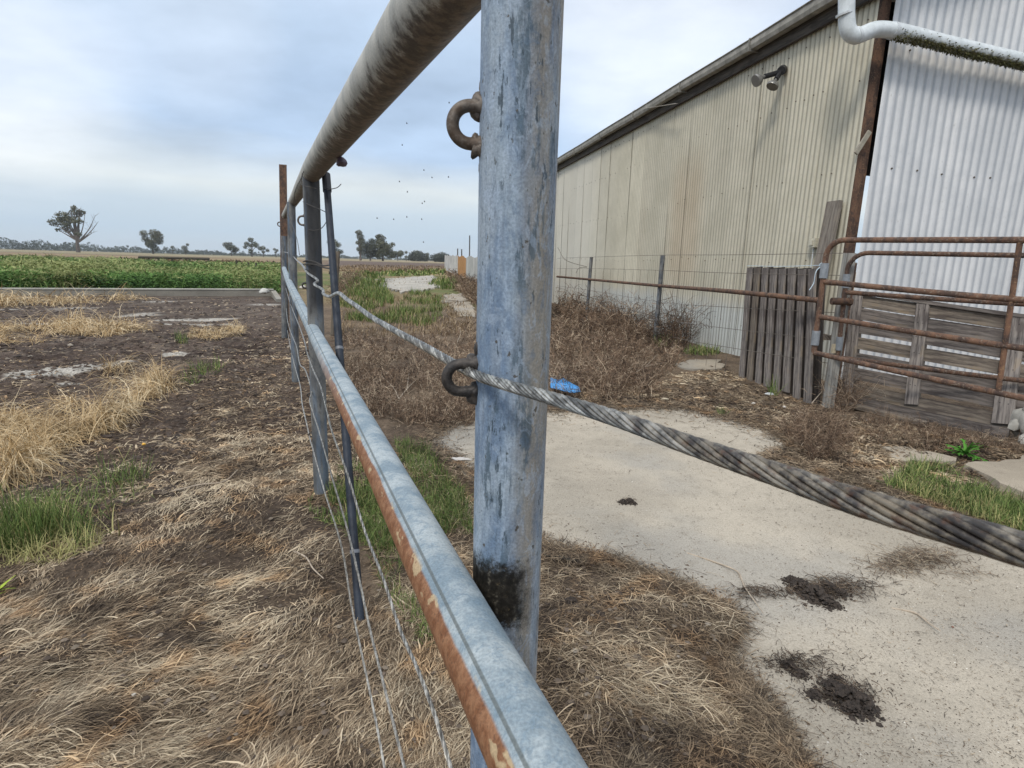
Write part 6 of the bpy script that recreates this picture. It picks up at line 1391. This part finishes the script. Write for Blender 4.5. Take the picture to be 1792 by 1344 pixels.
def dung_and_litter():
    dk = mat_rnd('dung_fibre', [(0, (0.022, 0.017, 0.014)), (0.35, (0.085, 0.062, 0.045)), (0.75, (0.20, 0.15, 0.105)), (1, (0.38, 0.31, 0.22))], patch=12)
    dm = mat_plain('dung', (0.040, 0.030, 0.023), 0.9, 0, 0.75, 90, 0.8)
    oc = np.array([[1, 0, 0], [0.3, 0.9, 0], [-0.8, 0.5, 0], [-0.7, -0.6, 0], [0.4, -0.9, 0], [0.1, 0.05, 0.8]])
    def pat(label, blobs, fib, name='dung_heap', cat='dung', rn=(0, 0.8)):
        mb = MB()
        for i, (x, y, r, h) in enumerate(blobs):
            c = G(x, y, 0.012); r = r * 1.35; mb.blob(c, r * 0.8, seed=int(x + y) + i, amp=0.7, sub=3, squash=(1, 0.8, h))
            for q in range(150):
                g_ = np.random.default_rng(int(x * 7 + y + q * 13)); v = g_.normal(0, 0.8, 2) * r; rr = r * g_.uniform(0.08, 0.34); a_ = g_.uniform(0, 6.28)
                zc = 0.012 + max(0.0, 2.6 * r * h * (1 - (v @ v) / (r * r * 1.6))) * 0.9; k0 = len(mb.v); jj = 1 + g_.normal(0, 0.25, (6, 3))
                for p in oc * jj: mb.v.append(np.array([c[0] + v[0] + (p[0] * math.cos(a_) - p[1] * math.sin(a_)) * rr, c[1] + v[1] + (p[0] * math.sin(a_) + p[1] * math.cos(a_)) * rr, zc + p[2] * rr])); mb.uv.append((0, 0))
                for k in range(5): mb.f.append([k0 + k, k0 + (k + 1) % 5, k0 + 5])
        o = mb.build(name, dm, smooth=False) if blobs else None
        s = SB()
        for (x, y, rx, ry, n, L) in fib:
            a = rng.normal(0, 0.5, (n, 2)); X = x + a[:, 0] * rx; Y = y + a[:, 1] * ry; wx, wy = W2(X, Y)
            s.add(wx, wy, L * rng.uniform(0.3, 1.1, n), 0.0025, rng.uniform(0, TAU, n), rng.uniform(0, 0.6, n), rng.uniform(-0.8, 0.1, n), rng.normal(0, 1.3, n), 5, z=0.012 + rng.random(n) ** 2 * 0.028 * np.exp(-(a ** 2).sum(1) * 2), rnd=rng.uniform(rn[0], rn[1], n), face=1.2)
        if o: tag(o, label, cat); s.build('fibre', dk, None, None, 'stuff', o)
        else: s.build(name, dk, label, cat, None)
    pat('dark fibrous dung heap in the middle of the concrete, upper of the two large ones', [(1400, 1030, .022, .5), (1425, 1045, .026, .5), (1450, 1030, .018, .4), (1445, 1055, .02, .45), (1385, 1018, .014, .5), (1470, 1040, .016, .4), (1465, 1062, .010, .4)],
        [(1430, 1038, 62, 22, 520, 0.045), (1480, 1035, 70, 22, 420, 0.06), (1325, 1045, 60, 12, 230, 0.06)])
    pat('dark wet dung heap in the lower part of the concrete, the nearest one', [(1455, 1210, .020, .5), (1480, 1225, .024, .5), (1505, 1235, .022, .5), (1490, 1245, .016, .5), (1518, 1248, .013, .5), (1400, 1180, .012, .35), (1380, 1165, .014, .3), (1425, 1218, .012, .4), (1465, 1188, .010, .3)],
        [(1475, 1222, 60, 26, 480, 0.030), (1385, 1168, 70, 18, 330, 0.035), (1430, 1190, 80, 34, 150, 0.03)], rn=(0, 0.6))
    pat('small dark dropping on the concrete below the sagging cable', [(1090, 880, .012, .5), (1102, 879, .013, .5), (1110, 882, .008, .5)], [(1100, 881, 16, 5, 60, 0.02)])
    pat('loose tuft of brown straw on the concrete right of the upper dung heap', [], [(1610, 985, 75, 22, 700, 0.075), (1560, 1000, 50, 14, 200, 0.06), (1700, 1012, 50, 5, 40, 0.08)], 'straw_tuft', 'straw', (0.35, 1.0))
    # dark damp clods at the foot of the main post
    pat('dark damp clods of dung in the straw right of the main post', [(1050, 1085, .02, .4), (1080, 1110, .024, .4), (1110, 1075, .018, .35), (1145, 1038, .014, .35), (1000, 1055, .016, .35), (1035, 1130, .016, .35), (1170, 1085, .016, .3), (1215, 1110, .014, .3)], [(1080, 1090, 120, 50, 500, 0.05)], rn=(0, 0.8))
    # black holes / dark hollow by the leaning pipe are deep roots: knot of roots
    pat('dark knot of roots in the matted grass at the foot of the leaning pipe', [(545, 1005, .018, .35), (560, 1000, .014, .35)], [(555, 1005, 60, 22, 350, 0.07)], 'root_knot', 'roots', (0, 0.7))
    # blue plastic
    import bmesh
    def sheet_scrap(name, label, cat, poly, col, z0, amp, seed):
        pts = [G(*p)[:2] for p in poly]; rs = np.random.default_rng(seed); c = np.mean(pts, 0); V = [(c[0], c[1], z0 + amp)]; n = 0; ring = []
        for f in (0.5, 1.0):
            for i in range(len(pts)):
                for k in range(3):
                    p = pts[i] * (1 - k / 3) + pts[(i + 1) % len(pts)] * k / 3; q = c + (p - c) * f; V.append((q[0] + rs.normal(0, 0.004), q[1] + rs.normal(0, 0.004), z0 + rs.uniform(0, amp)))
        m = len(pts) * 3; F = [[0, 1 + i, 1 + (i + 1) % m] for i in range(m)] + [[1 + i, 1 + m + i, 1 + m + (i + 1) % m, 1 + (i + 1) % m] for i in range(m)]
        o = mesh_obj(name, V, F, mat_plain(name + '_mat', col, 0.35, 0, 0.12, 30, 0.1)); sm = o.modifiers.new('thickness', 'SOLIDIFY'); sm.thickness = 0.003; tag(o, label, cat)
    sheet_scrap('plastic_scrap', 'bright blue plastic scrap lying by the brush right of the main post', 'plastic scrap', [(963, 673), (985, 674), (1012, 688), (1016, 697), (990, 697), (963, 690)], (0.04, 0.27, 0.62), 0.05, 0.022, 4)
    sheet_scrap('plastic_scrap', 'white curled plastic strip at the left edge of the concrete', 'plastic scrap', [(788, 809), (806, 806), (824, 810), (800, 812)], (0.50, 0.47, 0.43), 0.018, 0.010, 8)
    # stones and small finds
    def stone(label, x, y, r, col, z=0.015, seed=1, name='stone', cat='stone', sq=(1, .8, .6)):
        mb = MB(); mb.blob(G(x, y, z), r, seed, 0.22, 3, sq); tag(mb.build(name, mat_plain(name + '_m%d' % seed, col, 0.7, 0, 0.15, 60), smooth=True), label, cat)
    stone('small bright yellow round fruit on the dead grass left of the fence', 252, 777, 0.009, (0.75, 0.42, 0.06), 0.02, 21, 'fallen_fruit', 'fruit', (1, 1, .9))
    stone('white pebble in the matted grass at the lower left', 234, 1216, 0.006, (0.62, 0.58, 0.50), 0.03, 22)
    stone('flat brown stone lying between the brush and the dirt', 1148, 692, 0.035, (0.24, 0.18, 0.11), 0.02, 23, sq=(1, .6, .45))
    stone('pale flat stone at the edge of the concrete beside the brown one', 1164, 698, 0.028, (0.42, 0.36, 0.26), 0.015, 24, sq=(1.1, .7, .25))
    stone('pale grey rag-like stone at the foot of the upright pallet', 1347, 689, 0.04, (0.45, 0.47, 0.46), 0.015, 25, sq=(1.1, .6, .3))
    stone('white pebble in the dirt before the upright pallet, left one', 1319, 706, 0.016, (0.50, 0.46, 0.40), 0.015, 26)
    stone('white pebble in the dirt before the upright pallet, right one', 1373, 712, 0.015, (0.55, 0.51, 0.45), 0.02, 27)
    stone('red-brown chip on the concrete at the right', 1667, 1097, 0.004, (0.20, 0.09, 0.06), 0.014, 28)
    stone('white rock at the end of the low concrete wall', 462, 510, 0.14, (0.50, 0.49, 0.45), 0.15, 29)
    stone('pale chunk of rubble standing right beside the far fence post', 530, 503, 0.10, (0.52, 0.49, 0.44), 0.2, 30)
    stone('grey rubble lump behind the second fence post near its cable', 524, 447, 0.0, (0.3, 0.3, 0.3), 0.2, 31) if False else None
    rs = random.Random(4)
dung_and_litter()
def haze():
    m = bpy.data.materials.new('haze_air'); m.use_nodes = True; nt = m.node_tree; nt.nodes.clear()
    o = N(nt, 'ShaderNodeOutputMaterial'); v = N(nt, 'ShaderNodeVolumePrincipled'); v.inputs['Color'].default_value = (0.86, 0.92, 1.0, 1); v.inputs['Density'].default_value = 0.00016
    nt.links.new(v.outputs[0], o.inputs['Volume'])
    mb = MB(); mb.box((0, 1270, 17.5), (4840, 2720, 41)); tag(mb.build('haze', m), kind='stuff')
haze()
print('objects', len(bpy.data.objects))
